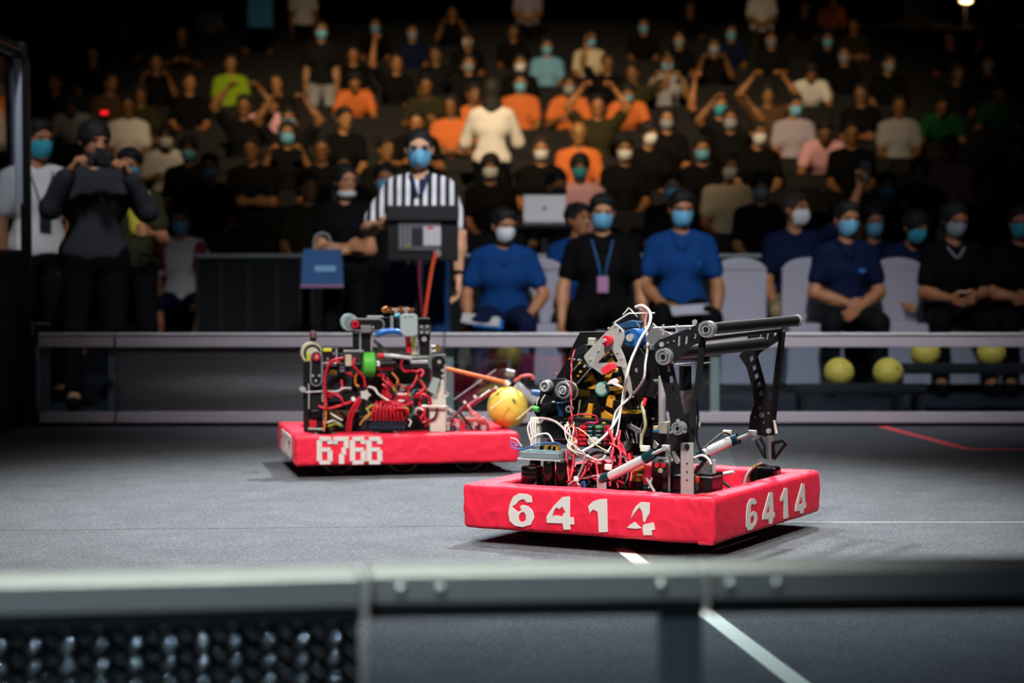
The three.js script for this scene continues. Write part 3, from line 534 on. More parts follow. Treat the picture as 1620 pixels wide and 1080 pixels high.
  R.plate('arm_base_plate', [zf(480, 470), zf(520, 330), zf(700, 190), zf(770, 200), zf(745, 520), zf(745, 700), zf(610, 720), zf(600, 820), zf(520, 600), zf(440, 540)], AZ - .03, .008, mCarbon, [], null, 'black arm base plate');
  const tip = R.plate('silver_bracket', [zf(613, 508), zf(742, 508), zf(742, 1040), zf(613, 1040)], AZ - .018, .006, mPlate, [], null, 'silver drilled bracket');
  R.hub('bolt', zf(675, 547), AZ - .012, 4.2, .012, mat(0x202024, .4, .4), tip, null, 6);
  for (const y of [718, 802, 885]) R.hub('drill_hole', zf(678, y), AZ - .0175, 1.6, .002, mBlack, tip, null, 8);
  for (const [nm, q, r, len] of [['arm_pivot', zb(650, 252), 13.2, .03], ['arm_pivot', zb(368, 432), 13.2, .03], ['arm_pivot', zf(580, 365), 10.5, .03]]) {
    const h = R.hub(nm, q, AZ + .022, r, len, mat(0xc2c5c7, .35, .7), null, 'silver pivot hub', 28);
    R.ring('pivot_groove', q, AZ + .0235, r * .72, r * .14, .003, mat(0x55585c, .4, .7), h); R.hub('pivot_bore', q, AZ + .024, r * .3, .004, mBlack, h);
  }
  for (const [x, y] of [[358, 352], [575, 205]]) R.hub('washer', zb(x, y), AZ + .004, 4, .006, mSilver, arm);
  for (const a of [0, 2.1, 4.2]) { const c = zf(580, 365); R.hub('clamp_bolt', [c[0] + 12.5 * Math.cos(a + .5), c[1] + 12.5 * Math.sin(a + .5)], AZ + .012, 2, .012, mSilver, null, null, 6); }
  // cross tubes
  const t1 = R.onz(...zb(650, 252), AZ), t2 = R.onz(...zb(368, 432), AZ);
  const roll = R.add('roller_tube', rod(V(t1.x + .002, t1.y, AZ), V(t1.x + .002, t1.y + .006, BZ - .02), .0185, .0185, 24), mat(0x17181a, .42, .25), null, 'long black roller tube');
  R.add('end_cap', disc(.021, .014, t1.x + .002, t1.y + .006, BZ - .022), mSilver, roll);
  const low = R.onz(...zb(560, 420), .2);
  R.add('roller_tube', rod(V(t2.x + .03, t2.y + .01, AZ), V(t2.x + .035, t2.y + .015, BZ), .021, .021, 24), mat(0x141517, .42, .25), null, 'lower black roller tube');
  R.add('flat_bar', rod(V(t1.x - .045, t1.y - .035, AZ), V(t1.x - .045, t1.y - .025, BZ), .008, .008, 8), mBlack);
  // top plates between tower and arm
  R.rod('top_rod', zb(310, 245), .3, zb(590, 232), .3, .004, mSilver);
  for (const x of [370, 460, 570]) R.rod('top_bolt', zb(x, 220), .3, zb(x, 290), .3, .004, mSilver);
  R.plate('top_bracket', [zb(300, 210), zb(345, 250), zb(400, 270), zb(430, 290), zb(300, 350), zb(250, 330)], .24, .006, mat(0x9a9c9e, .4, .7));
  R.plate('top_bracket', [zb(240, 360), zb(320, 350), zb(320, 390), zb(240, 385)], .2, .02, mat(0x7a7c80, .5, .5));
  R.rod('gas_tube', zb(515, 490), .2, zb(515, 650), .2, .02, mBlack); R.rod('clear_tube', zb(520, 650), .2, zb(535, 810), .2, .018, mSilver); R.rod('cross_pin', zb(450, 485), .25, zb(680, 470), .1, .003, mSilver);
  R.wire('black_hose', [[...zb(590, 700), .33], [...zb(600, 850), .33], [...zb(590, 960), .33], [...zb(620, 1070), .33]], .0035, mBlackWire);
  R.slab('hose_fitting', zf(765, 300), zf(800, 350), .33, .012, mWhite);
  // far arm plate
  const far = R.plate('arm_plate', [zb(868, 430), zb(905, 370), zb(930, 285), zb(1172, 262), zb(1165, 330), zb(1140, 560), zb(1108, 850), zb(1125, 935), zb(1060, 962), zb(985, 945), zb(930, 905), zb(940, 820), zb(968, 740), zb(948, 620), zb(915, 500)], BZ, .008, mBlack, [
    [zb(1002, 405), zb(1128, 325), zb(1105, 500), zb(1078, 728), zb(1064, 725), zb(1030, 590), zb(985, 430)],
    ...[[930, 440], [948, 500], [962, 555], [978, 612], [992, 668]].map(([x, y]) => [zb(x, y), zb(x + 28, y - 22), zb(x + 38, y + 12), zb(x + 10, y + 34)]),
    [zb(1000, 282), zb(1020, 279), zb(1010, 342), zb(990, 348)], [zb(1048, 277), zb(1068, 275), zb(1058, 322), zb(1040, 328)], [zb(1092, 272), zb(1118, 270), zb(1112, 295), zb(1090, 305)]], null, 'black far arm plate with triangular window');
  R.hub('plate_hole', zb(1018, 815), BZ + .001, 4.4, .003, mat(0x6a6c70, .4, .5), far);
  for (const [x, y] of [[972, 828], [1062, 803], [1005, 768], [1030, 865]]) R.hub('plate_hole', zb(x, y), BZ + .001, 1.6, .003, mSteel, far, null, 8);
  R.hub('washer', zb(1062, 920), BZ + .006, 4, .01, mSilver, far);
  R.plate('silver_tab', [zb(1090, 850), zb(1105, 848), zb(1122, 935), zb(1105, 940)], BZ + .006, .004, mWhite, [], far);
  R.rod('arm_post', zb(1075, 950), BZ + .01, zd(1075, 330), BZ + .01, .012, mSteel);
  const tb = (pts, hole) => R.plate('roller_bracket', pts.map(p => zd(...p)), BZ + .02, .008, mBlack, [hole.map(p => zd(...p))], null, 'black triangular bracket');
  tb([[935, 165], [1000, 150], [1030, 210], [1040, 325], [1015, 315]], [[955, 178], [990, 172], [1018, 215], [1025, 285]]);
  tb([[1070, 190], [1175, 170], [1208, 205], [1110, 330], [1080, 320]], [[1095, 215], [1165, 190], [1182, 208], [1108, 300]]);
  R.add('rear_roller', disc(.04, .03, R.onz(...zd(1010, 450), BZ + .05).x, .175, BZ + .05), mBlackGloss); R.add('rear_motor', box(.075, .075, .06, R.onz(...zd(1060, 430), BZ + .08).x, .175, BZ + .08, .012), mBlackGloss);
  R.wire('pink_wire', [[...zd(880, 520), BZ + .13], [...zd(905, 450), BZ + .13], [...zd(950, 390), BZ + .13], [...zd(1010, 350), BZ + .12]], .003, mPink); R.wire('white_cable', [[...zd(870, 525), BZ + .135], [...zd(890, 450), BZ + .135], [...zd(935, 390), BZ + .135]], .004, mWhiteWire); R.wire('yellow_wire', [[...zd(915, 395), BZ + .13], [...zd(960, 375), BZ + .13], [...zd(1000, 360), BZ + .13]], .003, mYellowWire);
  R.rod('clear_rod', zd(705, 438), BZ + .1, zd(790, 422), BZ + .1, .006, mWhite);
  R.rod('black_strut', zd(660, 470), .1, zd(775, 552), .1, .005, mBlack);
  // clear sheet near the far arm
  R.plate('clear_flap', [zd(760, 250), zd(830, 180), zd(990, 150), zd(1020, 300), zd(900, 400), zd(820, 420)], -.2, .003, mClear, [], null, 'clear plastic flap');
  // added screw heads standing in for small silver glints on the black sheets
  for (let k = 0; k < 46; k++) { const x = 700 + (k * 97) % 560, y = 330 + (k * 61) % 520; if (y < 1150 - x * .85) continue; R.hub('glint_screw', za(x, y), TZ - .024, 1 + (k % 3) * .5, .006, k % 4 ? mSilver : mGold, null, null, 8); }
  for (const [x, y] of [[330, 400], [400, 340], [440, 330], [545, 250], [690, 270], [430, 470]]) R.hub('glint_screw', zb(x, y), AZ + .003, 1.4, .006, mSilver, arm, null, 8);
  for (const [x, y] of [[120, 700], [160, 650], [220, 600], [250, 760], [180, 980], [300, 840], [90, 860], [270, 930], [310, 700]]) R.hub('glint_screw', zb(x, y), .068, 1.6, .008, mSilver, null, null, 8);
  for (let k = 0; k < 8; k++) R.wire(k % 2 ? 'white_wire' : 'black_wire', [[...zb(110 + k * 14, 720), .1], [...zb(125 + k * 18, 800), .12], [...zb(110 + k * 16, 900), .12], [...zb(140 + k * 12, 1000), .13]], .0022, k % 2 ? mat(0x9a9a9c, .5) : mBlackWire);
  for (const [x, y, w, h] of [[60, 840, 70, 40], [150, 740, 60, 50], [90, 940, 80, 50], [210, 900, 50, 60], [40, 1050, 90, 30]]) R.slab('bracket_block', zb(x, y), zb(x + w, y + h), .11, .03, (x + y) % 4 ? mat(0x2a2c30, .35, .5) : mSteel);
  // --- pneumatic cylinders ---
  const cyl = (a, b, cap0, cap1, rodEnd, z0, z1, r) => {
    const c = R.rod('air_cylinder', a, z0, b, z1, r, mat(0xd2d4d6, .3, .35), null, 'silver pneumatic cylinder');
    R.rod('cylinder_cap', cap0[0], z0, cap0[1], z0, r * 1.12, mTealDark, c); R.rod('cylinder_cap', cap1[0], z1, cap1[1], z1, r * 1.12, mTealDark, c);
    R.rod('piston_rod', cap1[1], z1, rodEnd, z1, r * .38, mSilver, c); R.slab('rod_clevis', [rodEnd[0] - 7, rodEnd[1] - 5], [rodEnd[0] + 6, rodEnd[1] + 5], z1 + .008, .016, mPlate, c); R.hub('clevis_pin', [rodEnd[0] + 1, rodEnd[1]], z1 + .012, 2.6, .008, mSilver, c);
  };
  cyl(zc(1280, 470), zd(105, 320), [zc(1245, 480), zc(1300, 455)], [zd(95, 322), zd(165, 282)], zd(260, 240), .36, .37, .0155);
  cyl(zd(540, 290), zd(760, 185), [zd(520, 300), zd(560, 280)], [zd(750, 190), zd(825, 165)], zd(930, 125), .12, -.05, .0165);
  R.wire('black_hose', [[...zd(520, 290), .13], [...zd(570, 230), .1], [...zd(640, 170), .07], [...zd(720, 120), .0], [...zd(760, 135), -.02]], .0035, mBlackWire);
  R.slab('hose_fitting', zd(700, 100), zd(765, 135), -.02, .015, mat(0xc9c6b4, .5)); R.slab('hose_fitting', zf(205, 540), zf(290, 600), .375, .018, mWhite); R.slab('hose_fitting', zc(1255, 365), zc(1300, 410), .37, .018, mWhite);
  const br = R.slab('cylinder_bracket', zc(1195, 455), zc(1272, 560), .372, .006, mPlate); R.hub('bolt', zc(1225, 487), .376, 3.4, .006, mat(0x333338, .4, .5), br, null, 6);
  R.wire('white_strip', [[...zf(750, 660), .345], [...zf(830, 635), .345], [...zf(890, 670), .345], [...zf(920, 725), .345]], .004, mWhite);
  R.rod('black_strut', zf(750, 820), .33, zf(900, 640), .33, .006, mBlack);
  R.plate('link_arm', [zf(520, 600), zf(545, 590), zf(605, 690), zf(590, 725), zf(560, 715)], AZ - .01, .006, mat(0x9fa1a2, .4, .6)); R.plate('link_arm', [zf(505, 600), zf(525, 600), zf(620, 800), zf(600, 830)], AZ - .02, .006, mBlack);
}
// ---------- robot 6766 ----------
const foam = dataTex(256, (i, j) => { const s = noise.noise(i / 22, j / 22, 5) * 14 + noise.noise(i / 5, j / 5, 2) * 10; return [cl(222 + s), cl(192 + s), cl(78 + s)]; });
const foamBump = dataTex(256, (i, j) => { const s = 128 + noise.noise(i / 4, j / 4, 7) * 90; return [cl(s), cl(s), cl(s)]; }, false);
const ballMat = new THREE.MeshPhysicalMaterial({ map: foam, roughness: .6, bumpMap: foamBump, bumpScale: .0015 });
function foamBall(pos, label, scuffs, group) {
  const b = thing('foam_ball', label, 'ball', [pos.x, pos.y - .089, pos.z], 0, group);
  const g = new THREE.SphereGeometry(.089, 36, 24), p = g.attributes.position;
  for (let i = 0; i < p.count; i++) { const v = V(p.getX(i), p.getY(i), p.getZ(i)); v.multiplyScalar(1 + .012 * noise.noise(v.x * 22, v.y * 22 + pos.x, v.z * 22)); p.setXYZ(i, v.x, v.y, v.z); }
  g.computeVertexNormals();
  mesh('foam_body', g.translate(0, .089, 0), ballMat, b);
  for (const [a, e, len] of scuffs || []) { const d = V(Math.sin(a) * Math.cos(e), Math.sin(e), Math.cos(a) * Math.cos(e)); mesh('dark_mark', new THREE.SphereGeometry(1, 8, 6).scale(.0055, len, .003).rotateZ(.45).translate(d.x * .0885, .089 + d.y * .0885, d.z * .0885), mat(0x3c3418, .8), b); }
  return b;
}
{
  const R = new Robot('competition_robot', 'robot numbered 6766 with red bumpers, green roller and tangled red wiring', -.5124, -8.758, 12);
  const W = .95, L = .76, FZ = L / 2, FX = W / 2;
  const bump = R.add('bumper', bumperGeo(W, L, .05, .177, .085, .006, 11), bumperMat, null, 'padded red fabric bumper');
  const cells = { 6: [[0, 20, 32, 148], [16, 0, 86, 25], [66, 18, 97, 44], [30, 66, 84, 90], [66, 84, 97, 150], [16, 144, 84, 167]], 7: [[0, 0, 94, 25], [0, 20, 26, 44], [64, 20, 94, 70], [50, 66, 78, 110], [34, 104, 66, 165]] };
  let dx = 0;
  for (const c of [6, 7, 6, 6]) {
    const ox = 313 + dx, parts = cells[c].map(([x0, y0, x1, y1]) => { const a = R.onz(...zi(ox + x0, 350 + y0), FZ + .004), b = R.onz(...zi(ox + x1, 350 + y1), FZ + .004); return box(b.x - a.x, a.y - b.y, .003, (a.x + b.x) / 2, (a.y + b.y) / 2, FZ + .0025); });
    R.add('digit', merge(parts), tapeWhite, bump, 'white block numeral');
    // the same number on the end bumper
    const k = .00105, z0 = .27 - dx * k;
    R.add('digit', merge(cells[c].map(([x0, y0, x1, y1]) => box(.003, (y1 - y0) * .00058, (x1 - x0) * k, -FX - .0025, .163 - (y0 + y1) / 2 * .00058, -.02 + z0 - 0.12 - (x0 + x1) / 2 * -k * -1 + .12))), tapeWhite, bump, 'white block numeral');
    dx += 101;
  }
  R.add('chassis_frame', merge([box(.76, .05, .025, 0, .095, .28), box(.76, .05, .025, 0, .095, -.28), box(.025, .05, .56, -.37, .095, 0), box(.025, .05, .56, .37, .095, 0)]), mSteel);
  R.add('belly_pan', box(.74, .006, .56, 0, .075, 0), mat(0x15161a, .5, .4));
  for (const z of [.25, -.25]) for (const px of [534, 637, 740]) wheel(R, 'drive_wheel', R.onz(px, 735, .25).x, z, .076, .03, true);
  const P = .2;   // plane of the front mechanisms
  const cap = (q0, q1, rpx) => { const a = Math.atan2(q1[1] - q0[1], q1[0] - q0[0]); const o = []; for (let k = 0; k <= 10; k++) { const t = a + Math.PI / 2 + k / 10 * Math.PI; o.push([q0[0] + rpx * Math.cos(t), q0[1] + rpx * Math.sin(t)]); } for (let k = 0; k <= 10; k++) { const t = a - Math.PI / 2 + k / 10 * Math.PI; o.push([q1[0] + rpx * Math.cos(t), q1[1] + rpx * Math.sin(t)]); } return o; };
  const belt = mat(0x77787c, .6);
  // left uprights
  R.slab('upright', zj(56, 470), zj(108, 1050), P - .01, .03, mBlack); R.slab('upright', zj(112, 640), zj(212, 1050), P, .05, mat(0x0d0d0f, .5, .2));
  R.slab('upright_edge', zj(200, 480), zj(214, 800), P + .004, .01, mSilver); R.slab('upright_edge', zj(90, 650), zj(104, 860), P + .012, .008, mSilver);
  R.rod('tie_bar', zj(60, 722), P + .01, zj(210, 714), P + .01, .004, mSilver); R.hub('side_bolt', zj(50, 700), P + .02, 4.5, .03, mSilver, null, null, 8); R.rod('side_pin', zj(18, 694), P + .01, zj(60, 700), P + .01, .006, mSilver);
  R.slab('rear_mast', zj(110, 235), zj(158, 310), -.15, .03, mat(0x1a1416, .5)); R.slab('mast_tip', zj(115, 225), zj(150, 280), -.14, .02, mat(0x8a5a60, .5));
  // left wheel and belt link
  const lw = R.hub('launch_wheel', zj(120, 402), P - .03, 17, .035, mat(0xb9b89a, .6), null, 'cream tyred wheel');
  R.ring('tyre_band', zj(125, 405), P - .028, 14, 4, .006, mBlack, lw); R.hub('wheel_face', zj(128, 408), P - .026, 9.5, .006, mat(0xc6c2a6, .6), lw); R.slab('yellow_insert', zj(78, 400), zj(112, 470), P - .02, .006, mat(0xc9c03c, .5), lw);
  const lk = R.plate('belt_link', cap(zj(158, 436), zj(156, 625), 9.6), P + .03, .014, mBlack, [], null, 'black belt link');
  R.plate('belt', cap(zj(158, 436), zj(156, 625), 9.8), P + .034, .01, belt, [cap(zj(158, 436), zj(156, 625), 8.2)], lk);
  R.hub('red_cap', zj(160, 436), P + .045, 5.6, .014, mRedPlastic, lk); R.hub('cap_bolt', zj(160, 434), P + .05, 2.4, .01, mSilver, lk); for (const [x, y] of [[128, 588], [182, 586], [154, 628]]) R.hub('link_bolt', zj(x, y), P + .036, 2, .008, mSilver, lk, null, 8);
  // black cross box with yellow label
  R.slab('cross_beam', zj(205, 365), zj(345, 480), P - .02, .06, mBlack); R.slab('yellow_label', zj(212, 364), zj(282, 392), P - .015, .006, mat(0xd2cf2e, .5));
  for (const [x, y] of [[250, 450], [300, 405]]) R.hub('beam_bolt', zj(x, y), P - .015, 2.4, .008, mSteel, null, null, 8);
  R.slab('cross_rail', zj(205, 478), zj(335, 490), P, .03, mSilver); R.slab('rail_post', zj(316, 375), zj(330, 480), P - .005, .02, mSilver);
  R.slab('motor_block', zj(335, 410), zj(400, 620), P - .03, .06, mBlack); R.slab('cream_valve', zj(395, 415), zj(445, 510), P, .03, mat(0xc0b49a, .5)); R.slab('cross_rail', zj(380, 378), zj(545, 398), P + .01, .02, mat(0xa9acae, .4, .6));
  // upper shooter
  R.slab('upper_column', zj(466, 235), zj(612, 395), P - .02, .06, mBlack); for (const x of [508, 600]) R.slab('column_edge', zj(x, 240), zj(x + 14, 385), P - .012, .01, mSilver);
  const uw = R.hub('upper_wheel', zj(428, 152), P - .04, 13.5, .04, mat(0x8fa6a8, .5), null, 'pale grey-blue rubber wheel'); R.hub('wheel_face', zj(432, 155), P - .036, 9, .006, mat(0x6d8588, .5), uw);
  const ul = R.plate('belt_link', cap(zj(475, 172), zh(965, 235), 8.5), P + .0, .014, mBlack, [], null, 'black belt link');
  R.plate('belt', cap(zj(475, 172), zh(965, 235), 10), P + .004, .012, belt, [cap(zj(475, 172), zh(965, 235), 8.3)], ul);
  R.ring('red_cap', zj(476, 170), P + .012, 6, 3.8, .012, mRedPlastic, ul); for (const [x, y] of [[540, 188], [588, 186], [618, 192]]) R.hub('link_bolt', zj(x, y), P + .008, 2, .008, mSilver, ul, null, 8);
  R.slab('bracket', zh(815, 240), zh(905, 300), P + .01, .008, mSteel);
  R.slab('shooter_box', zh(985, 170), zh(1150, 280), P - .01, .06, mBlackGloss); R.rod('shooter_pin', zh(1080, 160), P + .02, zh(1080, 275), P + .02, .006, mSilver); for (const y of [170, 205, 260]) R.hub('beam_bolt', zh(1080, y), P + .028, 2.4, .008, mSilver, null, null, 8);
  R.slab('top_rail', zh(870, 160), zh(1010, 182), P - .02, .03, mSteel); R.rod('teal_fitting', zh(1105, 165), P, zh(1150, 150), P, .009, mat(0x1e7f98, .4));
  R.wire('blue_hose', [[...zh(950, 325), P + .02], [...zh(1000, 300), P + .03], [...zh(1080, 290), P + .03], [...zh(1165, 300), P + .02]], .013, mat(0x1263b4, .45), null, 'blue air hose');
  const gpl = R.plate('grey_cover', [zh(1150, 160), zh(1175, 142), zh(1280, 142), zh(1300, 165), zh(1300, 290), zh(1275, 330), zh(1190, 332), zh(1155, 300)], P + .04, .006, mat(0x9fb0b0, .5), [], null, 'pale grey rounded cover'); for (const x of [1197, 1240]) R.hub('cover_bolt', zh(x, 160), P + .043, 2.4, .006, mSilver, gpl, null, 8);
  // copper fittings on the top
  for (let k = 0; k < 6; k++) R.rod(k % 2 ? 'copper_fitting' : 'steel_fitting', zh(1025 + k * 44, 80 + (k % 3) * 6), P - .06, zh(1025 + k * 44, 135), P - .06, .0095, k % 2 || k === 0 ? mat(0xa8683a, .35, .8) : mSilver);
  R.rod('top_manifold', zh(1015, 112), P - .06, zh(1265, 108), P - .06, .008, mat(0xb07a50, .35, .8)); R.wire('hose_loop', [[...zh(1020, 130), P - .05], [...zh(1000, 105), P - .05], [...zh(1040, 82), P - .05]], .006, mat(0xa86a40, .4, .5));
  // right column
  R.slab('right_column', zk(430, 240), zk(520, 420), P - .03, .05, mBlack); R.slab('column_edge', zk(416, 300), zk(430, 420), P - .02, .01, mSilver); R.slab('column_edge', zk(516, 300), zk(530, 420), P - .02, .01, mSilver);
  R.slab('column_cap', zk(412, 115), zk(526, 178), P - .01, .06, mBlackGloss, null, null, .006);
  const bp = R.slab('bolt_plate', zk(428, 178), zk(524, 252), P - .0, .006, mat(0x55565a, .45, .6)); for (const x of [448, 494]) for (const y of [187, 235]) R.hub('plate_bolt', zk(x, y), P + .004, 2.2, .006, mSilver, bp, null, 8);
  R.hub('column_knob', zk(470, 290), P - .01, 4, .02, mSilver); for (const y of [350, 388]) R.rod('side_pin', zk(525, y), P, zk(560, y), P, .006, mSilver); R.hub('olive_disc', zk(575, 365), P - .1, 6, .02, mat(0x6a5f18, .6));
  R.rod('red_hose', zk(335, 270), P - .02, zk(345, 400), P - .02, .012, mRedWire); R.rod('lime_hose', zk(385, 270), P - .04, zk(375, 360), P - .04, .009, mat(0x9fae30, .5)); R.slab('cream_block', zk(360, 360), zk(410, 420), P - .03, .04, mat(0xb8b090, .5));
  R.rod('slant_bar', zh(925, 365), P - .03, zh(1040, 475), P - .03, .008, mat(0x5a5a5e, .4, .5));
  // middle axle with green roller
  const gx0 = R.onz(...zh(838, 580), P + .02), gx1 = R.onz(...zh(950, 580), P + .02), gr = (R.onz(...zh(890, 470), P + .02).y - R.onz(...zh(890, 690), P + .02).y) / 2;
  const gw = R.add('green_roller', new THREE.LatheGeometry([[.001, -1], [.8, -1], [.95, -.86], [1, -.6], [1, .6], [.95, .86], [.8, 1], [.001, 1]].map(([r, y]) => new THREE.Vector2(r * gr, y * (gx1.x - gx0.x) / 2)), 28).rotateZ(Math.PI / 2).translate((gx0.x + gx1.x) / 2, gx0.y, P + .02 - gr), mat(0x4fb43c, .5), null, 'bright green rubber roller');
  R.add('axle', rod(V(gx0.x - .1, gx0.y, P + .02 - gr), V(gx1.x + .19, gx0.y, P + .02 - gr), .012), mBlack, gw);
  R.slab('axle_sleeve', zk(85, 470), zk(110, 512), P + .0, .03, mWhite); R.rod('black_shaft', zk(112, 492), P, zk(235, 485), P, .013, mBlack);
  R.slab('cross_rail', zk(120, 430), zk(520, 446), P - .01, .03, mat(0xa8a8ac, .4, .6)); R.slab('cross_box', zk(225, 445), zk(365, 530), P - .02, .06, mBlack); R.slab('silver_sleeve', zk(358, 462), zk(502, 490), P + .02, .03, mSilver); R.slab('sleeve_body', zk(358, 490), zk(505, 520), P + .015, .03, mat(0x2c2c30, .4, .3));
  R.slab('red_hose', zk(85, 505), zk(225, 545), P - .01, .02, mRedWire, null, null, .008); R.rod('grey_hose', zh(1010, 495), P, zh(1250, 520), P, .009, mat(0xb4b4b2, .5)); R.slab('red_sleeve', zh(955, 480), zh(1020, 525), P + .01, .02, mRedPlastic, null, null, .008);
  // right pivot and white post
  R.plate('pivot_plate', [zk(500, 420), zk(640, 412), zk(645, 500), zk(560, 560), zk(505, 520)], P + .02, .008, mat(0x7f888a, .45, .5));
  const pv = R.hub('pivot_disc', zk(588, 478), P + .05, 10.5, .03, mBlack); R.hub('pivot_bolt', zk(592, 474), P + .055, 3.2, .01, mSilver, pv);
  R.plate('pivot_arm', [zk(535, 500), zk(635, 490), zk(630, 590), zk(600, 640), zk(545, 590)], P + .04, .02, mBlack);
  R.plate('grey_servo', [zk(545, 600), zk(600, 615), zk(560, 745), zk(500, 710)], P + .07, .03, mat(0x93a5a4, .5), [], null, 'pale grey servo box');
  R.plate('white_post', [zk(520, 1045), zk(512, 800), zk(560, 740), zk(610, 620), zk(632, 500), zk(646, 500), zk(644, 1045)], P + .045, .03, mat(0xc9c5ba, .55), [], null, 'cream white upright post'); R.rod('post_rail', zl(340, 130), P + .05, zl(338, 460), P + .05, .0045, mSilver);
  R.rod('white_strap', zk(450, 835), P + .06, zk(645, 838), P + .06, .005, mWhite); R.ring('cable_ring', zl(345, 490), P + .05, 5, 1.3, .004, mWhite); for (const y of [590, 545]) R.hub('post_bolt', zk(620, y), P + .055, 2.6, .008, mSilver, null, null, 8);
  // red electronics box
  const eb = R.slab('electronics_box', zk(185, 665), zk(392, 830), P - .01, .06, mat(0x1c2434, .5), null, 'dark box with red label'); R.slab('red_label', zk(228, 720), zk(356, 830), P - .007, .004, mat(0xc21830, .5), eb); R.slab('white_text', zk(240, 728), zk(350, 744), P - .005, .003, mWhite, eb); R.slab('white_text', zk(255, 784), zk(325, 800), P - .005, .003, mWhite, eb); R.slab('grey_screen', zk(270, 660), zk(318, 716), P - .004, .006, mat(0x7c8088, .4), eb);
  R.slab('red_side', zk(155, 660), zk(195, 800), P - .01, .05, mRedPlastic);
  // lower terminal block
  const tbk = R.slab('terminal_block', zk(15, 945), zk(320, 1040), P + .03, .05, mat(0x0b1420, .45), null, 'black terminal block'); for (let k = 0; k < 9; k++) { R.slab('terminal', zk(35 + k * 32, 955), zk(52 + k * 32, 985), P + .034, .008, mat(0x24405c, .4), tbk); R.slab('terminal', zk(35 + k * 32, 1000), zk(52 + k * 32, 1022), P + .034, .008, mat(0x1a3048, .4), tbk); }
  for (let k = 0; k < 9; k++) R.wire('red_wire', [[...zk(40 + k * 32, 950), P + .04], [...zk(45 + k * 30, 900), P + .05], [...zk(60 + k * 27, 850), P + .05], [...zk(90 + k * 24 + rr(-30, 30), 800), P + .03]], .0052, mRedWire);
  const wires = [   // hand-laid leads, in the pixels of the two close views
    [zj, .007, 'red', [[470, 790], [400, 815], [320, 840], [240, 855], [175, 835]]], [zj, .0065, 'red', [[510, 760], [450, 850], [420, 930], [405, 1040]]], [zj, .0065, 'red', [[520, 780], [470, 870], [440, 950], [430, 1040]]], [zj, .006, 'red', [[240, 840], [225, 720], [235, 560], [280, 470], [380, 440]]], [zj, .006, 'red', [[230, 560], [250, 520], [270, 480]]],
    [zj, .006, 'red', [[360, 620], [365, 680], [330, 740], [240, 715]]], [zj, .005, 'grey', [[240, 715], [330, 715], [380, 690], [440, 690]]], [zj, .0065, 'red', [[470, 440], [455, 500], [480, 530], [540, 600], [555, 680]]], [zj, .006, 'red', [[400, 560], [440, 580], [450, 600]]], [zj, .006, 'orange', [[495, 560], [475, 600], [480, 660], [505, 675]]], [zj, .005, 'orange', [[220, 780], [235, 900], [218, 1040]]],
    [zj, .0045, 'white', [[580, 675], [630, 690], [660, 740]]], [zj, .004, 'white', [[270, 890], [330, 930], [370, 950]]], [zj, .004, 'yellow', [[560, 850], [590, 900], [540, 960]]], [zj, .004, 'orange', [[510, 990], [560, 920], [640, 870]]], [zj, .004, 'yellow', [[250, 1000], [310, 980], [370, 1000]]], [zj, .004, 'white', [[240, 970], [300, 955], [360, 985]]], [zj, .005, 'red', [[350, 480], [300, 470], [275, 500]]], [zj, .006, 'red', [[270, 730], [280, 760], [250, 740]]], [zj, .006, 'red', [[320, 740], [360, 770], [380, 820]]],
    [zk, .0055, 'red', [[160, 600], [190, 640], [240, 690]]], [zk, .0055, 'red', [[360, 690], [400, 620], [410, 560], [360, 545]]], [zk, .006, 'red', [[290, 460], [280, 510], [310, 550], [350, 545]]], [zk, .0065, 'red', [[400, 560], [440, 540], [460, 560], [440, 600]]], [zk, .007, 'red', [[440, 640], [470, 680], [440, 720], [400, 740]]], [zk, .007, 'red', [[400, 760], [460, 740], [510, 770], [520, 820], [470, 850]]], [zk, .0065, 'red', [[480, 840], [470, 920], [500, 970], [480, 1000]]], [zk, .0055, 'dark', [[575, 850], [560, 920], [510, 960]]], [zk, .0055, 'red', [[585, 850], [575, 920], [530, 955], [490, 940]]],
    [zk, .005, 'white', [[10, 680], [50, 690], [100, 740], [180, 790]]], [zk, .0065, 'red', [[180, 790], [250, 820], [320, 825], [380, 800]]], [zk, .0065, 'red', [[200, 870], [260, 850], [320, 860], [340, 900]]], [zk, .005, 'teal', [[400, 700], [370, 730], [365, 800], [375, 880], [355, 930]]], [zk, .005, 'white', [[470, 870], [420, 850], [395, 880], [400, 900]]], [zk, .0055, 'red', [[130, 700], [150, 760], [120, 820]]], [zk, .005, 'yellow', [[5, 860], [40, 830], [90, 830]]], [zk, .005, 'red', [[440, 760], [430, 820], [460, 880], [440, 940]]], [zk, .004, 'white', [[340, 940], [360, 960], [345, 1000]]],
  ];
  const wm = { red: mRedWire, grey: mat(0xa8a8a8, .5), white: mWhiteWire, orange: mOrangeWire, yellow: mat(0x9aa030, .5), dark: mat(0x401018, .5), teal: mat(0x1f6a70, .4) };
  for (const [k, [z, r, c, l]] of wires.entries()) R.wire((c === 'dark' ? 'dark_red' : c) + '_wire', l.map(([x, y], i) => [...z(x, y), P + .035 + .014 * Math.sin(i + k) + (k % 4) * .006]), r * .92, wm[c]);
  for (let k = 0; k < 22; k++) {   // loose bundle in the middle
    const c = ['red', 'red', 'red', 'orange', 'dark', 'red', 'yellow'][k % 7], x0 = rr(-20, 420), y0 = rr(560, 900);
    R.wire((c === 'dark' ? 'dark_red' : c) + '_wire', [0, 1, 2, 3].map(i => [...zk(x0 + i * rr(15, 40) + (i % 2) * 18, y0 + i * rr(20, 42) + rr(-25, 25)), P - .03 + rr(0, .05)]), .0045, wm[c]);
  }
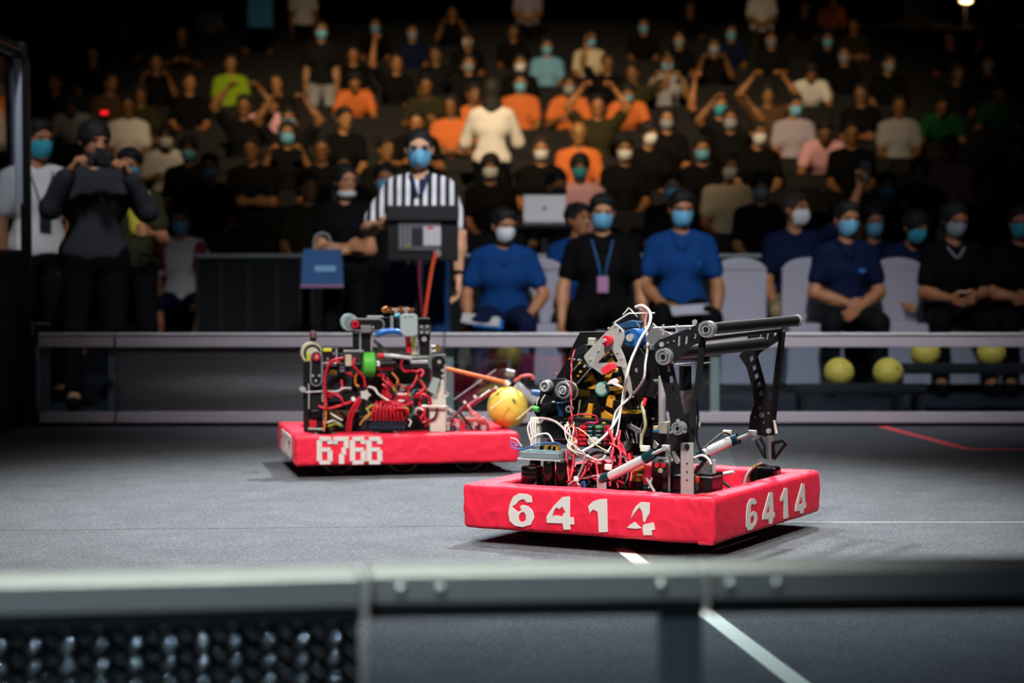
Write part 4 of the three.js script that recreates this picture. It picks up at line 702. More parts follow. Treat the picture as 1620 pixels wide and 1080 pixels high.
  for (let k = 0; k < 12; k++) R.slab('fuse_holder', zj(60 + rr(160, 480), rr(870, 1000)), zj(100 + rr(160, 480), 1030), P - .02, .03, [mBlack, mat(0x4a3a10, .5), mat(0x13202c, .4)][k % 3], null, null, .002);
  R.hub('motor', zj(430, 755), P + .04, 9, .06, mBlack); R.hub('motor_tip', zj(460, 778), P + .06, 3.4, .02, mWhite);
  R.plate('white_hub', ngon(0, 0, 9, 10).map(([x, y], i) => [zj(555, 745)[0] + x * (i % 2 ? .7 : 1.1), zj(555, 745)[1] + y * (i % 2 ? .7 : 1)]), P + .05, .012, mat(0xb9b9b4, .5));
  R.slab('grey_connector', zj(345, 515), zj(390, 560), P + .02, .03, mat(0x5c5866, .5)); R.slab('yellow_tape', zj(260, 540), zj(325, 580), P, .01, mat(0xb89a20, .5)); R.slab('dark_panel', zj(220, 560), zj(450, 800), P - .04, .006, mat(0x0f1420, .5)); R.slab('back_panel', zj(220, 500), zk(520, 1040), P - .12, .006, mat(0x100c10, .6)); R.slab('red_breaker', zj(100, 950), zj(160, 1010), P + .01, .02, mRedPlastic); R.rod('lower_rail', zj(90, 1020), P + .02, zj(220, 1025), P + .02, .006, mat(0x8fa0a0, .4, .4)); R.slab('black_reel', zj(105, 860), zj(205, 940), P + .02, .05, mBlackGloss, null, null, .01);
  // intake on the right: orange brace, clear sheet, dark red bar
  R.rod('orange_brace', zl(350, 175), P + .02, zl(1075, 345), P - .03, .0085, mat(0xd8743a, .5), null, 'orange brace tube'); R.rod('brace_end', zl(1070, 340), P - .03, zl(1120, 375), P - .03, .011, mWhite);
  R.plate('clear_sheet', [zl(430, 570), zl(960, 185), zl(1070, 180), zl(1190, 240), zl(1150, 330), zl(690, 640)], P - .16, .004, mClear, [], null, 'clear plastic intake sheet');
  R.rod('sheet_edge', zl(440, 560), P - .16, zl(960, 190), P - .16, .0025, mat(0x9a94a4, .3));
  R.rod('dark_red_bar', zl(520, 690), P + .01, zl(965, 425), P + .01, .0095, mat(0x8a1230, .45)); R.rod('silver_bar', zl(760, 530), P + .02, zl(890, 435), P + .02, .004, mSilver); for (const [x, y] of [[585, 590], [710, 520], [965, 410]]) R.hub('bar_bolt', zl(x, y), P + .03, 2.6, .012, mWhite, null, null, 8);
  R.rod('intake_motor', zl(1200, 390), P - .04, zl(1440, 570), P - .04, .024, mat(0xb0b4b8, .4, .3)); R.hub('intake_wheel', zl(1375, 345), P - .02, 8, .04, mBlack); R.wire('red_hose', [[...zl(1190, 330), P - .04], [...zl(1290, 270), P - .02], [...zl(1400, 270), P - .02], [...zl(1420, 310), P - .02]], .008, mat(0xc85a5a, .5)); R.rod('grey_fitting', zl(1080, 220), P - .1, zl(1180, 240), P - .1, .016, mat(0x8a8a90, .4, .4)); R.rod('blue_fitting', zl(1380, 470), P - .03, zl(1500, 480), P - .03, .014, mat(0x2a5a94, .4));
  for (const [a, b] of [[[895, 668], [1105, 510]], [[1215, 800], [1410, 635]]]) R.rod('clear_strip', zl(...a), P + .1, zl(...b), P + .1, .0022, mat(0xe6dcae, .4));
  // valve manifold and fittings beside the post
  const vm = R.slab('valve_block', zl(345, 838), zl(515, 935), P + .02, .05, mat(0xb4b0ac, .5)); R.hub('valve_port', zl(438, 912), P + .022, 5.4, .008, mBlack, vm); R.hub('valve_bore', zl(438, 915), P + .024, 2.6, .008, mat(0x4a4660, .4), vm);
  for (let k = 0; k < 26; k++) { const x = 360 + (k * 53) % 500, y = 660 + (k * 37) % 230 + (x > 600 ? 60 : 0); R.hub(k % 4 === 3 ? 'pink_fitting' : 'silver_fitting', zl(x, Math.min(900, y)), P + rr(-.03, .03), rr(2.5, 5.5), rr(.02, .05), k % 4 === 3 ? mat(0xc87a78, .4) : [mSilver, mat(0xb9b6b2, .45, .3), mSteel][k % 3], null, null, 10); }
  R.rod('black_arm', zl(500, 690), P + .04, zl(680, 925), P + .04, .005, mBlack); R.rod('dark_red_arm', zl(390, 825), P + .04, zl(600, 610), P + .04, .006, mat(0x5a1420, .5));
  R.wire('red_hose', [[...zl(580, 620), P + .02], [...zl(640, 660), P + .03], [...zl(665, 740), P + .03]], .007, mat(0xd06058, .5)); for (let k = 0; k < 5; k++) R.wire('pink_hose', [[...zl(520 + k * 60, 850), P + .0], [...zl(600 + k * 50, 800 + rr(-20, 20)), P + .02], [...zl(700 + k * 40, 850), P + .01], [...zl(740 + k * 30, 915), P - .02]], .006, k % 2 ? mat(0xc84a50, .5) : mat(0xd08078, .5));
  // balls in the intake
  const b1 = R.onz(803, 644, .16);
  foamBall(b1.applyMatrix4(R.g.matrixWorld), 'yellow foam ball resting on the bumper of robot 6766', [[.35, .35, .016]]);
}
// ---------- people: distance fields meshed into continuous figures ----------
function surfaceNets(f, lo, hi, c) {
  const n = [0, 1, 2].map(k => Math.ceil((hi[k] - lo[k]) / c) + 2), [nx, ny, nz] = n, v = new Float32Array(nx * ny * nz);
  for (let k = 0, q = 0; k < nz; k++) for (let j = 0; j < ny; j++) for (let i = 0; i < nx; i++, q++) v[q] = f(lo[0] + i * c, lo[1] + j * c, lo[2] + k * c);
  const id = new Int32Array(nx * ny * nz).fill(-1), pos = [], idx = [], sx = 1, sy = nx, sz = nx * ny;
  const corner = [0, sx, sy, sx + sy, sz, sx + sz, sy + sz, sx + sy + sz];
  const edges = [[0, 1], [2, 3], [4, 5], [6, 7], [0, 2], [1, 3], [4, 6], [5, 7], [0, 4], [1, 5], [2, 6], [3, 7]];
  for (let k = 0; k < nz - 1; k++) for (let j = 0; j < ny - 1; j++) for (let i = 0; i < nx - 1; i++) {
    const q = i + j * sy + k * sz; let m = 0;
    for (let e = 0; e < 8; e++) if (v[q + corner[e]] < 0) m |= 1 << e;
    if (m === 0 || m === 255) continue;
    let x = 0, y = 0, z = 0, cnt = 0;
    for (const [a, b] of edges) if (((m >> a) & 1) !== ((m >> b) & 1)) {
      const va = v[q + corner[a]], t = va / (va - v[q + corner[b]]);
      x += (a & 1) + t * ((b & 1) - (a & 1)); y += ((a >> 1) & 1) + t * (((b >> 1) & 1) - ((a >> 1) & 1)); z += (a >> 2) + t * ((b >> 2) - (a >> 2)); cnt++;
    }
    id[q] = pos.length / 3;
    pos.push(lo[0] + (i + x / cnt) * c, lo[1] + (j + y / cnt) * c, lo[2] + (k + z / cnt) * c);
  }
  for (let k = 1; k < nz - 1; k++) for (let j = 1; j < ny - 1; j++) for (let i = 1; i < nx - 1; i++) {
    const q = i + j * sy + k * sz, s = v[q] < 0;
    for (const [st, a, b] of [[sx, sy, sz], [sy, sz, sx], [sz, sx, sy]]) {
      if (s === v[q + st] < 0) continue;
      const A = id[q], B = id[q - a], C = id[q - a - b], D = id[q - b];
      if (A < 0 || B < 0 || C < 0 || D < 0) continue;
      s ? idx.push(A, B, C, A, C, D) : idx.push(A, C, B, A, D, C);
    }
  }
  const g = new THREE.BufferGeometry();
  g.setAttribute('position', new THREE.Float32BufferAttribute(pos, 3)); g.setIndex(idx); g.computeVertexNormals();
  return g;
}
function cone(a, b, ra, rb = ra) { return { a: a.isVector3 ? a : V(...a), b: b.isVector3 ? b : V(...b), ra, rb }; }
function field(prims, k = .025, grow = 0) {
  const L = prims.map(p => { const d = p.b.clone().sub(p.a); return [p.a.x, p.a.y, p.a.z, d.x, d.y, d.z, 1 / Math.max(1e-9, d.lengthSq()), p.ra + grow, p.rb + grow]; });
  return (x, y, z) => {
    let s = 1e3;
    for (const [ax, ay, az, bx, by, bz, il, ra, rb] of L) {
      const px = x - ax, py = y - ay, pz = z - az, h = Math.max(0, Math.min(1, (px * bx + py * by + pz * bz) * il));
      const dx = px - bx * h, dy = py - by * h, dz = pz - bz * h, d = Math.sqrt(dx * dx + dy * dy + dz * dz) - ra - (rb - ra) * h;
      const e = Math.max(0, k - Math.abs(d - s)); s = Math.min(d, s) - e * e / (4 * k);
    }
    return s;
  };
}
function meshField(prims, c, k, grow = 0, wrap) {
  const lo = [1e3, 1e3, 1e3], hi = [-1e3, -1e3, -1e3];
  for (const p of prims) for (const [q, r] of [[p.a, p.ra], [p.b, p.rb]]) ['x', 'y', 'z'].forEach((s, i) => { lo[i] = Math.min(lo[i], q[s] - r - grow - 2.5 * c); hi[i] = Math.max(hi[i], q[s] + r + grow + 2.5 * c); });
  const f = field(prims, k, grow);
  return surfaceNets(wrap ? (x, y, z) => wrap(f(x, y, z), x, y, z) : f, lo, hi, c);
}
const ell = (x, y, z, cx, cy, cz, rx, ry, rz) => { const a = (x - cx) / rx, b = (y - cy) / ry, d = (z - cz) / rz, q = Math.sqrt(a * a + b * b + d * d); return (q - 1) * Math.min(rx, ry, rz); };
const smin = (a, b, k) => { const e = Math.max(0, k - Math.abs(a - b)); return Math.min(a, b) - e * e / (4 * k); };
// head: origin at its centre, face towards +z
const headF = (x, y, z) => {
  const ax = Math.abs(x);
  let d = smin(ell(x, y, z, 0, .022, -.008, .076, .092, .094), ell(x, y, z, 0, -.03, .022, .061, .083, .068), .03);
  d = smin(d, ell(x, y, z, 0, -.093, .055, .03, .024, .03), .03);
  d = smin(d, ell(x, y, z, 0, -.012, .093, .011, .028, .014), .012); d = smin(d, ell(x, y, z, 0, -.026, .1, .016, .011, .013), .01);     // nose
  d = smin(d, ell(ax, y, z, .03, .03, .074, .026, .009, .014), .015);                                                                        // brow
  d = -smin(-d, ell(ax, y, z, .032, .008, .094, .017, .011, .016), .012);                                                                     // eye socket
  d = smin(d, ell(x, y, z, 0, -.06, .088, .022, .0055, .008), .006); d = smin(d, ell(x, y, z, 0, -.07, .086, .018, .006, .008), .006);     // lips
  return smin(d, ell(ax, y, z, .079, -.005, -.008, .01, .031, .019), .01);                                                                     // ears
};
const hairF = { short: (x, y, z) => Math.max(smin(ell(x, y, z, 0, .034, -.014, .088, .098, .104), ell(x, y, z, 0, .085, .035, .066, .035, .055), .03) + .007 * noise.noise(x * 42, y * 42, z * 42), -ell(x, y, z, 0, -.045, .075, .078, .122, .1), -.065 - y),
  long: (x, y, z) => Math.max(smin(ell(x, y, z, 0, .032, -.018, .092, .1, .107), ell(x, y, z, 0, -.13, -.055, .098, .2, .06), .05) + .004 * noise.noise(x * 50, y * 12, z * 50), -ell(x, y, z, 0, -.06, .088, .068, .13, .1)),
  bun: (x, y, z) => smin(Math.max(ell(x, y, z, 0, .032, -.016, .085, .098, .102), -ell(x, y, z, 0, -.05, .078, .073, .115, .1), -.07 - y), ell(x, y, z, 0, .06, -.115, .035, .035, .03), .02),
  bowl: (x, y, z) => Math.max(ell(x, y, z, 0, .03, -.01, .094, .102, .11) + .005 * noise.noise(x * 40, y * 40, z * 40), -ell(x, y, z, 0, -.07, .085, .07, .115, .1), -.05 - y) };
const maskF = (x, y, z) => Math.max(Math.min(ell(x, y, z, 0, -.035, .024, .0705, .095, .084), ell(x, y, z, 0, -.04, .085, .034, .055, .032)), Math.abs(y + .052) - .052 - .004 * Math.cos(x * 30), .02 - z) + .0015 * Math.sin(y * 380);
function headKit(c) {
  const lo = [-.12, -.15, -.15], hi = [.12, .16, .14];
  const kit = { head: surfaceNets(headF, lo, hi, c), mask: surfaceNets(maskF, lo, hi, c * .9), eye0: new THREE.SphereGeometry(1, 8, 6).scale(.0125, .008, .008).translate(-.032, .006, .083), eye1: new THREE.SphereGeometry(1, 8, 6).scale(.0125, .008, .008).translate(.032, .006, .083) };
  for (const k in hairF) kit[k] = surfaceNets(hairF[k], [-.13, -.38, -.17], [.13, .17, .13], c * 1.1);
  return kit;
}
// hand: wrist at the origin, fingers along -y, palm towards +z, thumb on +x
function handKit(c, curl) {
  const P = [cone([-.024, -.035, 0], [-.026, -.085, .002], .016, .014), cone([0, -.03, 0], [0, -.088, .002], .018, .015), cone([.022, -.035, 0], [.025, -.086, .002], .017, .014), cone([0, 0, 0], [0, -.03, 0], .026, .022)];
  for (const [x, y, l, sp] of [[-.031, -.086, .062, -.06], [-.011, -.092, .074, -.02], [.01, -.093, .08, .02], [.03, -.088, .072, .06]]) {
    let p = V(x, y, .002), a = curl * .5, r = .0092;
    for (const s of [.45, .32, .26]) { const q = p.clone().add(V(sp * l * s, -Math.cos(a) * l * s, Math.sin(a) * l * s)); P.push(cone(p, q, r, r * .93)); p = q; a += curl * .75; r *= .93; }
  }
  P.push(cone([.026, -.028, .008], [.047, -.058, .016], .014, .011), cone([.047, -.058, .016], [.054, -.088, .02 + curl * .01], .0105, .009));
  return meshField(P, c, .006);
}
const KIT = { hi: { ...headKit(.006), relaxed: handKit(.0045, .45), grip: handKit(.0045, 1.5) }, lo: { ...headKit(.0125), relaxed: handKit(.0085, .45), grip: handKit(.0085, 1.4) } };
// figure: base at the floor under the pelvis, facing +z; arms and legs as directions (x counts outwards)
function figure(o) {
  const hi = o.detail === 'hi', c = hi ? .014 : .027, kit = hi ? KIT.hi : KIT.lo, bulk = o.bulk || 1, s = o.size || 1;
  const pel = V(0, o.sit ? o.sit + .085 : .91, 0), lean = o.lean || 0, tw = o.side || 0;
  const up = V(Math.sin(tw), Math.cos(lean), Math.sin(lean)).normalize(), fw = V(0, -Math.sin(lean), Math.cos(lean));
  const at = (u, f = 0, x = 0) => pel.clone().addScaledVector(up, u).addScaledVector(fw, f).add(V(x, 0, 0));
  const J = { chest: at(.33), neck: at(.5), head: at(.655, .025) };
  if (o.headDrop) J.head.add(V(0, -.03, .05));
  const body = [], shirt = [], trou = [], shoe = [], hands = [];
  const torso = [cone(V(-.075, pel.y, pel.z), V(.075, pel.y, pel.z), .105 * bulk), cone(at(.02), at(.28), .112 * bulk, .108 * bulk), cone(at(.1, 0, -.04), at(.1, 0, .04), .1 * bulk), cone(at(.3, .005, -.075), at(.3, .005, .075), .105 * bulk), cone(at(.4, 0, -.09), at(.4, 0, .09), .082 * bulk), cone(at(.43, 0, -.125), at(.43, 0, .125), .055), cone(at(.47, -.01, -.03), at(.435, 0, -.12), .05, .05), cone(at(.47, -.01, .03), at(.435, 0, .12), .05, .05)];
  body.push(...torso, cone(at(.44), at(.58, .012), .056, .05)); shirt.push(...torso);
  const len = [.285, .25];
  [-1, 1].forEach((sd, i) => {
    const A = o.arms[i] || o.arms[0], u = V(A.u[0] * sd, A.u[1], A.u[2]).normalize(), f = V(A.f[0] * sd, A.f[1], A.f[2]).normalize();
    const sh = at(.42, 0, sd * .16 * Math.sqrt(bulk)), el = sh.clone().addScaledVector(u, len[0]), wr = el.clone().addScaledVector(f, len[1]);
    body.push(cone(sh, el, .05, .041), cone(el, el.clone().lerp(wr, .35), .041, .042), cone(el.clone().lerp(wr, .3), wr, .041, .027));
    const t = o.sleeve ?? .62;
    shirt.push(cone(sh, sh.clone().lerp(el, Math.min(1, t)), .057, .055)); if (t > 1) shirt.push(cone(el, el.clone().lerp(wr, t - 1), .05, .04));
    const y = f.clone().negate(), z0 = V(...(A.palm || [-sd * .8, 0, .3])), x = new THREE.Vector3().crossVectors(y, z0).normalize(), z = new THREE.Vector3().crossVectors(x, y).normalize();
    const M = new THREE.Matrix4().makeBasis(x, y, z).setPosition(wr);
    const g = (A.hand === 'grip' ? kit.grip : kit.relaxed).clone();
    if (sd < 0 !== !!A.flip) { g.scale(-1, 1, 1); const q = g.index.array; for (let k = 0; k < q.length; k += 3) [q[k], q[k + 1]] = [q[k + 1], q[k]]; g.computeVertexNormals(); }
    hands.push(g.applyMatrix4(M)); J['wrist' + i] = wr; J['elbow' + i] = el; J['tip' + i] = wr.clone().addScaledVector(f, .1);
    const Lg = (o.legs || [])[i] || (o.legs || [])[0] || (o.sit ? { t: [.18, -.1, 1], s: [0, -1, .08] } : { t: [.06, -1, .02], s: [.02, -1, -.04] });
    const hp = V(sd * .088, pel.y - .01, pel.z), kn = hp.clone().addScaledVector(V(Lg.t[0] * sd, Lg.t[1], Lg.t[2]).normalize(), .42), an = kn.clone().addScaledVector(V(Lg.s[0] * sd, Lg.s[1], Lg.s[2]).normalize(), .4);
    if (!Lg.free) an.y = Math.max(an.y, .075);
    const toe = an.clone().add(Lg.free ? V(.02 * sd, -.06, .15) : V(.03 * sd, -.045, .15));
    body.push(cone(hp, kn, .082 * bulk, .056), cone(kn, kn.clone().lerp(an, .35), .054, .055), cone(kn.clone().lerp(an, .3), an, .054, .036), cone(an, toe, .038, .03));
    trou.push(cone(hp, kn, .092 * bulk, .066)); const tl = o.trouser ?? .95; if (tl > .05) trou.push(cone(kn, kn.clone().lerp(an, tl), .066, .05));
    shoe.push(cone(an.clone().add(V(0, -.02, -.03)), an.clone().add(V(0, .01, 0)), .045, .045), cone(an.clone().add(V(0, -.03, -.02)), toe, .045, .04)); J['knee' + i] = kn;
  });
  trou.push(cone(V(-.075, pel.y - .01, pel.z), V(.075, pel.y - .01, pel.z), .112 * bulk), cone(pel, at(.06), .115 * bulk));
  const [hy, hp, hr] = o.head || [0, 0, 0];
  const HM = new THREE.Matrix4().makeRotationFromEuler(new THREE.Euler(hp, hy, hr || 0, 'YXZ')).setPosition(J.head);
  const out = { J, HM, at };
  const flat = g => { const n = g.clone(); n.deleteAttribute('uv'); return n; };
  const S = g => (s !== 1 ? g.scale(s, s, s) : g);
  const uvd = g => { const p = g.attributes.position, u = new Float32Array(p.count * 2); for (let i = 0; i < p.count; i++) { u[2 * i] = p.getX(i); u[2 * i + 1] = p.getY(i); } g.setAttribute('uv', new THREE.BufferAttribute(u, 2)); return g; };
  out.body = S(mergeGeometries([meshField(body, c, .03), flat(kit.head).applyMatrix4(HM), ...hands.map(flat)]));
  out.shirt = S(uvd(meshField(shirt, c * .95, .03, hi ? .011 : .013, (d, x, y, z) => d + .006 * noise.noise(x * 11, y * 9, z * 11))));
  out.trousers = S(meshField(trou, c * .95, .03, .002, (d, x, y, z) => d + .005 * noise.noise(x * 10, y * 8, z * 10)));
  out.shoes = S(meshField(shoe, c * .9, .01));
  for (const k of ['short', 'long', 'bun', 'bowl', 'mask', 'eye0', 'eye1']) out[k] = S(kit[k].clone().applyMatrix4(HM));
  out.s = s;
  return out;
}
const SKIN = [0xb88058, 0xa8704a, 0xcf9a76, 0x9a6840, 0x8a6238, 0x7a5430, 0x936a3e].map(c => mat(c, .55));
const HAIR = [0x060505, 0x080606, 0x0d0907, 0x2a1c14].map(c => mat(c, .75));
const MASK = { blue: mat(0x6fb6d6, .8), white: mat(0xd9dcdc, .8), grey: mat(0x8f98a0, .8), teal: mat(0x2fa0b4, .8), dark: mat(0x15161a, .8) };
const eyeMat = mat(0x120c0a, .3);
const CLOTH = { black: 0x040405, navy: 0x0a1634, royal: 0x0c3a72, orange: 0xc86c36, white: 0xd2d0cc, cream: 0xc9bfa4, lightblue: 0x6fa3c4, pink: 0xcf9fa8, grey: 0x2c2d31, charcoal: 0x0d0e11, green: 0x124a24, lime: 0x86a51e, olive: 0x2c2a16, striped: 0x9a92a0, denim: 0x15385e, khaki: 0x8a7a58, palegrey: 0x8b8d92, brown: 0x4a3524 };
const clothMats = {};
const clothMat = k => clothMats[k] ??= mat(CLOTH[k], .85, 0, { specularIntensity: .3 });
function dress(fig, label, pos, turn, o, group) {
  const g = thing('person', label, 'person', pos, turn, group);
  mesh('body', fig.body, SKIN[o.skin ?? 0], g); mesh('shirt', fig.shirt, o.shirtMat || clothMat(o.shirt), g); mesh('trousers', fig.trousers, clothMat(o.trousers || 'black'), g); mesh('shoes', fig.shoes, clothMat(o.shoes || 'black'), g);
  if (o.hair !== 'none') mesh('hair', fig[o.hair || 'short'], HAIR[o.hairTone ?? 0], g);
  mesh('eye', fig.eye0, eyeMat, g); mesh('eye', fig.eye1, eyeMat, g);
  if (o.mask) mesh('face_mask', fig.mask, MASK[o.mask], g);
  return g;
}
// ---------- people and furniture behind the far guardrail ----------
const down = { u: [.12, -1, .03], f: [.02, -1, .12] }, lap = { u: [.18, -1, .25], f: [-.35, -.25, 1], palm: [0, -1, 0] };
const spot = (px, D) => V((px - 810) / FPX * D, 0, -D);
// covered chairs
const coverMat = mat(0x9c9aa4, .9, 0, { sheen: .2, sheenRoughness: .8 });
function chairCover() {
  const g = new THREE.Group();
  const back = []; for (let k = 0; k <= 16; k++) { const t = k / 16 * 2 - 1; back.push([t * .2, .88 + .045 * (1 - t * t) - .03 * Math.pow(Math.abs(t), 6)]); }
  mesh('cover_back', extrude([[-.21, .07], [.21, .07], [.2, .86], ...back.reverse(), [-.2, .86]], [], .05, .012).translate(0, 0, -.19), coverMat, g);
  const sk = new THREE.CylinderGeometry(.29, .31, .4, 64, 5, true), p = sk.attributes.position;
  for (let i = 0; i < p.count; i++) { const a = Math.atan2(p.getZ(i), p.getX(i)), r = Math.hypot(p.getX(i), p.getZ(i)), q = .74 / Math.max(Math.abs(Math.cos(a)), Math.abs(Math.sin(a))); const f = 1 + .03 * Math.sin(a * 22) * (.5 - p.getY(i)); p.setX(i, Math.cos(a) * r * q * f * .95); p.setZ(i, Math.sin(a) * r * q * f * .95); }
  sk.computeVertexNormals();
  for (const x of [-.17, .17]) for (const z of [-.17, .17]) mesh('leg', rod([x * 1.05, 0, z * 1.05], [x, .42, z], .013), mat(0x16171a, .4, .5), g);
  mesh('cover_skirt', sk.translate(0, .25, 0), coverMat, g); mesh('cover_seat', box(.41, .04, .41, 0, .445, 0, .018), coverMat, g);
  return g;
}
const chair0 = chairCover();
[[850, 'white-covered chair behind the person in royal blue polo and white mask'], [958, 'white-covered chair under the person in black polo with badge'], [1070, 'white-covered chair under the person in royal blue polo with papers'], [1178, 'empty white-covered chair between the royal blue polo and the navy shirt'], [1285, 'white-covered chair beside the raised phone, under the navy polo'], [1427, 'empty white-covered chair showing most of its back beside the long-haired person'], [1522, 'white-covered chair under the long-haired person in black'], [1616, 'white-covered chair under the person in black with folded arms']].forEach(([px, label]) => {
  const c = chair0.clone(); c.name = numbered('covered_chair'); scene.add(tag(c, label, 'chair', 'white-covered chairs in the scorers row'));
  const p = spot(px, 14.12); c.position.copy(p); c.scale.set(.93, 1, .93); c.rotation.y = rr(-.06, .06);
});
function lanyard(g, fig, cord, card, drop = .3) {
  const a = fig.at(.47, .09, -.07), b = fig.at(.47, .09, .07), m = fig.at(.46 - drop, .155, .0), s = fig.s;
  const l = mesh('lanyard', tube([a, a.clone().lerp(m, .5).add(V(0, 0, .03)), m, b.clone().lerp(m, .5).add(V(0, 0, .03)), b].map(v => v.multiplyScalar(s)), .005), cord, g);
  if (card) mesh('badge', box(.075, .11, .004, m.x * s, m.y * s - .055, m.z * s + .012), card, l);
}
const hiFig = o => figure({ detail: 'hi', ...o });
// referee in a striped shirt
{
  const stripes = dataTex(64, i => (i < 32 ? [14, 15, 24] : [226, 226, 226])); stripes.repeat.set(1 / .052, 1);
  const f = hiFig({ size: 1.0, sleeve: .75, head: [.05, .05, 0], arms: [{ u: [.62, -1, .1], f: [-.35, .1, 1], hand: 'grip' }, { u: [.3, -1, -.05], f: [-.02, -1, .12] }], bulk: .95 });
  const g = dress(f, 'person in black and white striped shirt with blue mask and glasses holding a black panel', spot(664, 12.05).toArray(), 0, { shirtMat: new THREE.MeshPhysicalMaterial({ map: stripes, roughness: .85 }), trousers: 'denim', hair: 'bun', hairTone: 1, mask: 'blue', skin: 2 });
  const H = q => V(...q).applyMatrix4(f.HM);
  const gl = mesh('glasses', merge([-1, 1].map(s => new THREE.TorusGeometry(.021, .0022, 6, 18).applyMatrix4(new THREE.Matrix4().makeTranslation(.032 * s, .006, .102).premultiply(f.HM))).concat(rod(H([-.012, .01, .106]), H([.012, .01, .106]), .002))), mat(0xb8b8c0, .3, .6), g);
  for (const s of [-1, 1]) mesh('lens', new THREE.CylinderGeometry(.02, .02, .0015, 16).rotateX(Math.PI / 2).translate(.032 * s, .006, .102).applyMatrix4(f.HM), mat(0xdfe4ea, .05, 0, { transmission: 1, thickness: 0 }), gl);
  mesh('collar', merge([-1, 1].map(s => rod(f.at(.5, .05, s * .05), f.at(.38, .125, s * .012), .016, .012, 8))), mat(0x10204a, .8), g);
  mesh('wrist_band', new THREE.TorusGeometry(.031, .009, 8, 16).rotateX(Math.PI / 2).translate(...f.J.wrist1.clone().add(V(0, .03, 0)).toArray()), mat(0x0a0a0c, .5), g);
}
// touch panel on its post in front of her
{
  const D = 11.6, a = atDepth(613, 325, D), b = atDepth(725, 413, D), w = b.x - a.x, h = a.y - b.y, cx = (a.x + b.x) / 2, cy = (a.y + b.y) / 2;
  const g = thing('scoring_panel', 'black scoring panel with metal plate and orange cable on a post', 'control panel', [cx, 0, -D]);
  mesh('housing', box(w, h, .06, 0, cy, 0, .008), mat(0x0a0a0c, .5, .1), g); mesh('hood', box(w * 1.02, .09, .1, 0, cy + h / 2 - .045, .01, .008), mat(0x0c0c0f, .6), g);
  const pl = mesh('metal_plate', box(w * .6, h * .5, .01, -.02, cy - .02, .036, .004), mat(0x5c5e60, .5, .4), g);
  mesh('white_card', box(.1, .11, .004, .055, cy - .015, .043), mat(0xb8b4b4, .6), pl); mesh('red_mark', box(.035, .012, .003, .045, cy + .03, .0455), mat(0xc02028, .5), pl); mesh('dark_vent', box(.06, .1, .004, -.03, cy - .02, .042), mat(0x1c1c20, .5), pl);
  for (const x of [-.1, -.075, -.125]) mesh('rib', box(.012, .12, .008, x, cy - .02, .043, .003), mat(0x8c8c8c, .4, .4), pl);
  mesh('brass_tag', box(.03, .03, .004, -.09, cy - .07, .044), mat(0x9a7a30, .4, .4), pl);
  mesh('cable_socket', new THREE.CylinderGeometry(.022, .022, .02, 16).rotateX(Math.PI / 2).translate(.085, cy - .115, .04), mat(0x9a9a9c, .4, .5), g); mesh('post', box(.04, cy - h / 2, .04, -.02, (cy - h / 2) / 2, -.005, .004), mat(0x08080a, .5, .2), g); mesh('post_foot', box(.24, .02, .24, -.02, .01, -.005, .006), mat(0x0a0a0c, .6), g);
  const p = (x, y) => { const q = atDepth(x, y, D); return V(q.x - cx, q.y, .06); };
  mesh('orange_cable', tube([p(691, 398), p(685, 420), p(680, 450), p(673, 500), p(672, 560), p(674, 640)], .011), mat(0xe0522e, .5), g); mesh('dark_red_cable', tube([p(665, 410), p(664, 440), p(667, 480), p(671, 520), p(668, 640)], .009), mat(0x6a1830, .5), g);
}
// seated row
const seatRow = [
  { px: 797, D: 14, label: 'seated person in royal blue polo with white mask, looking sideways', shirt: 'royal', trousers: 'navy', mask: 'white', head: [.5, .16, 0], bulk: 1.2, size: .97, lean: .16, skin: 1, arms: [{ u: [.35, -1, .1], f: [-.1, -1, .75], palm: [0, -1, 0] }, { u: [.42, -1, .1], f: [-.5, -.7, .7], palm: [0, -1, 0] }] },
  { px: 952, D: 14, label: 'seated person in black polo with pink badge on a lanyard', shirt: 'black', mask: 'blue', head: [.02, .15, 0], bulk: 1.2, size: 1.04, skin: 0, arms: [{ u: [.32, -1, .1], f: [.05, -1, .45], hand: 'grip' }, { u: [.32, -1, .1], f: [.05, -1, .45], hand: 'grip' }] },
  { px: 1077, D: 14, label: 'seated person in royal blue polo with blue mask writing on papers', shirt: 'royal', mask: 'blue', head: [.18, .2, 0], bulk: 1.05, size: 1.06, skin: 3, arms: [{ u: [.3, -1, .12], f: [-.55, -.55, .8], hand: 'grip' }, { u: [.28, -1, .1], f: [-.1, -.9, .7], palm: [0, -1, 0] }] },
  { px: 1338, D: 14, label: 'seated person in navy polo with bright blue mask and crossed forearms', shirt: 'navy', trousers: 'charcoal', mask: 'blue', head: [.3, .1, 0], bulk: 1.0, size: 1.0, skin: 1, arms: [{ u: [.25, -1, .1], f: [-.95, -.3, .5], palm: [0, 0, -1] }, { u: [.25, -1, .1], f: [-.6, -.35, .6], palm: [0, 0, -1] }] },
  { px: 1506, D: 14, label: 'seated long-haired person in black with grey mask holding a phone', shirt: 'black', mask: 'grey', hair: 'long', head: [.25, .28, 0], bulk: .95, size: 1.0, lean: .08, skin: 1, sleeve: .7, arms: [{ u: [.2, -1, .2], f: [-.6, -.15, .9], hand: 'grip' }, { u: [.2, -1, .2], f: [-.45, -.1, .9], hand: 'grip' }] },
  { px: 1612, D: 14, label: 'seated person in black with bright blue mask and folded arms beside the white chairs', shirt: 'black', mask: 'teal', head: [-.2, .1, 0], bulk: 1.05, size: .98, skin: 1, arms: [{ u: [.28, -1, .25], f: [-.9, -.1, .6], palm: [0, 0, -1] }] },
];
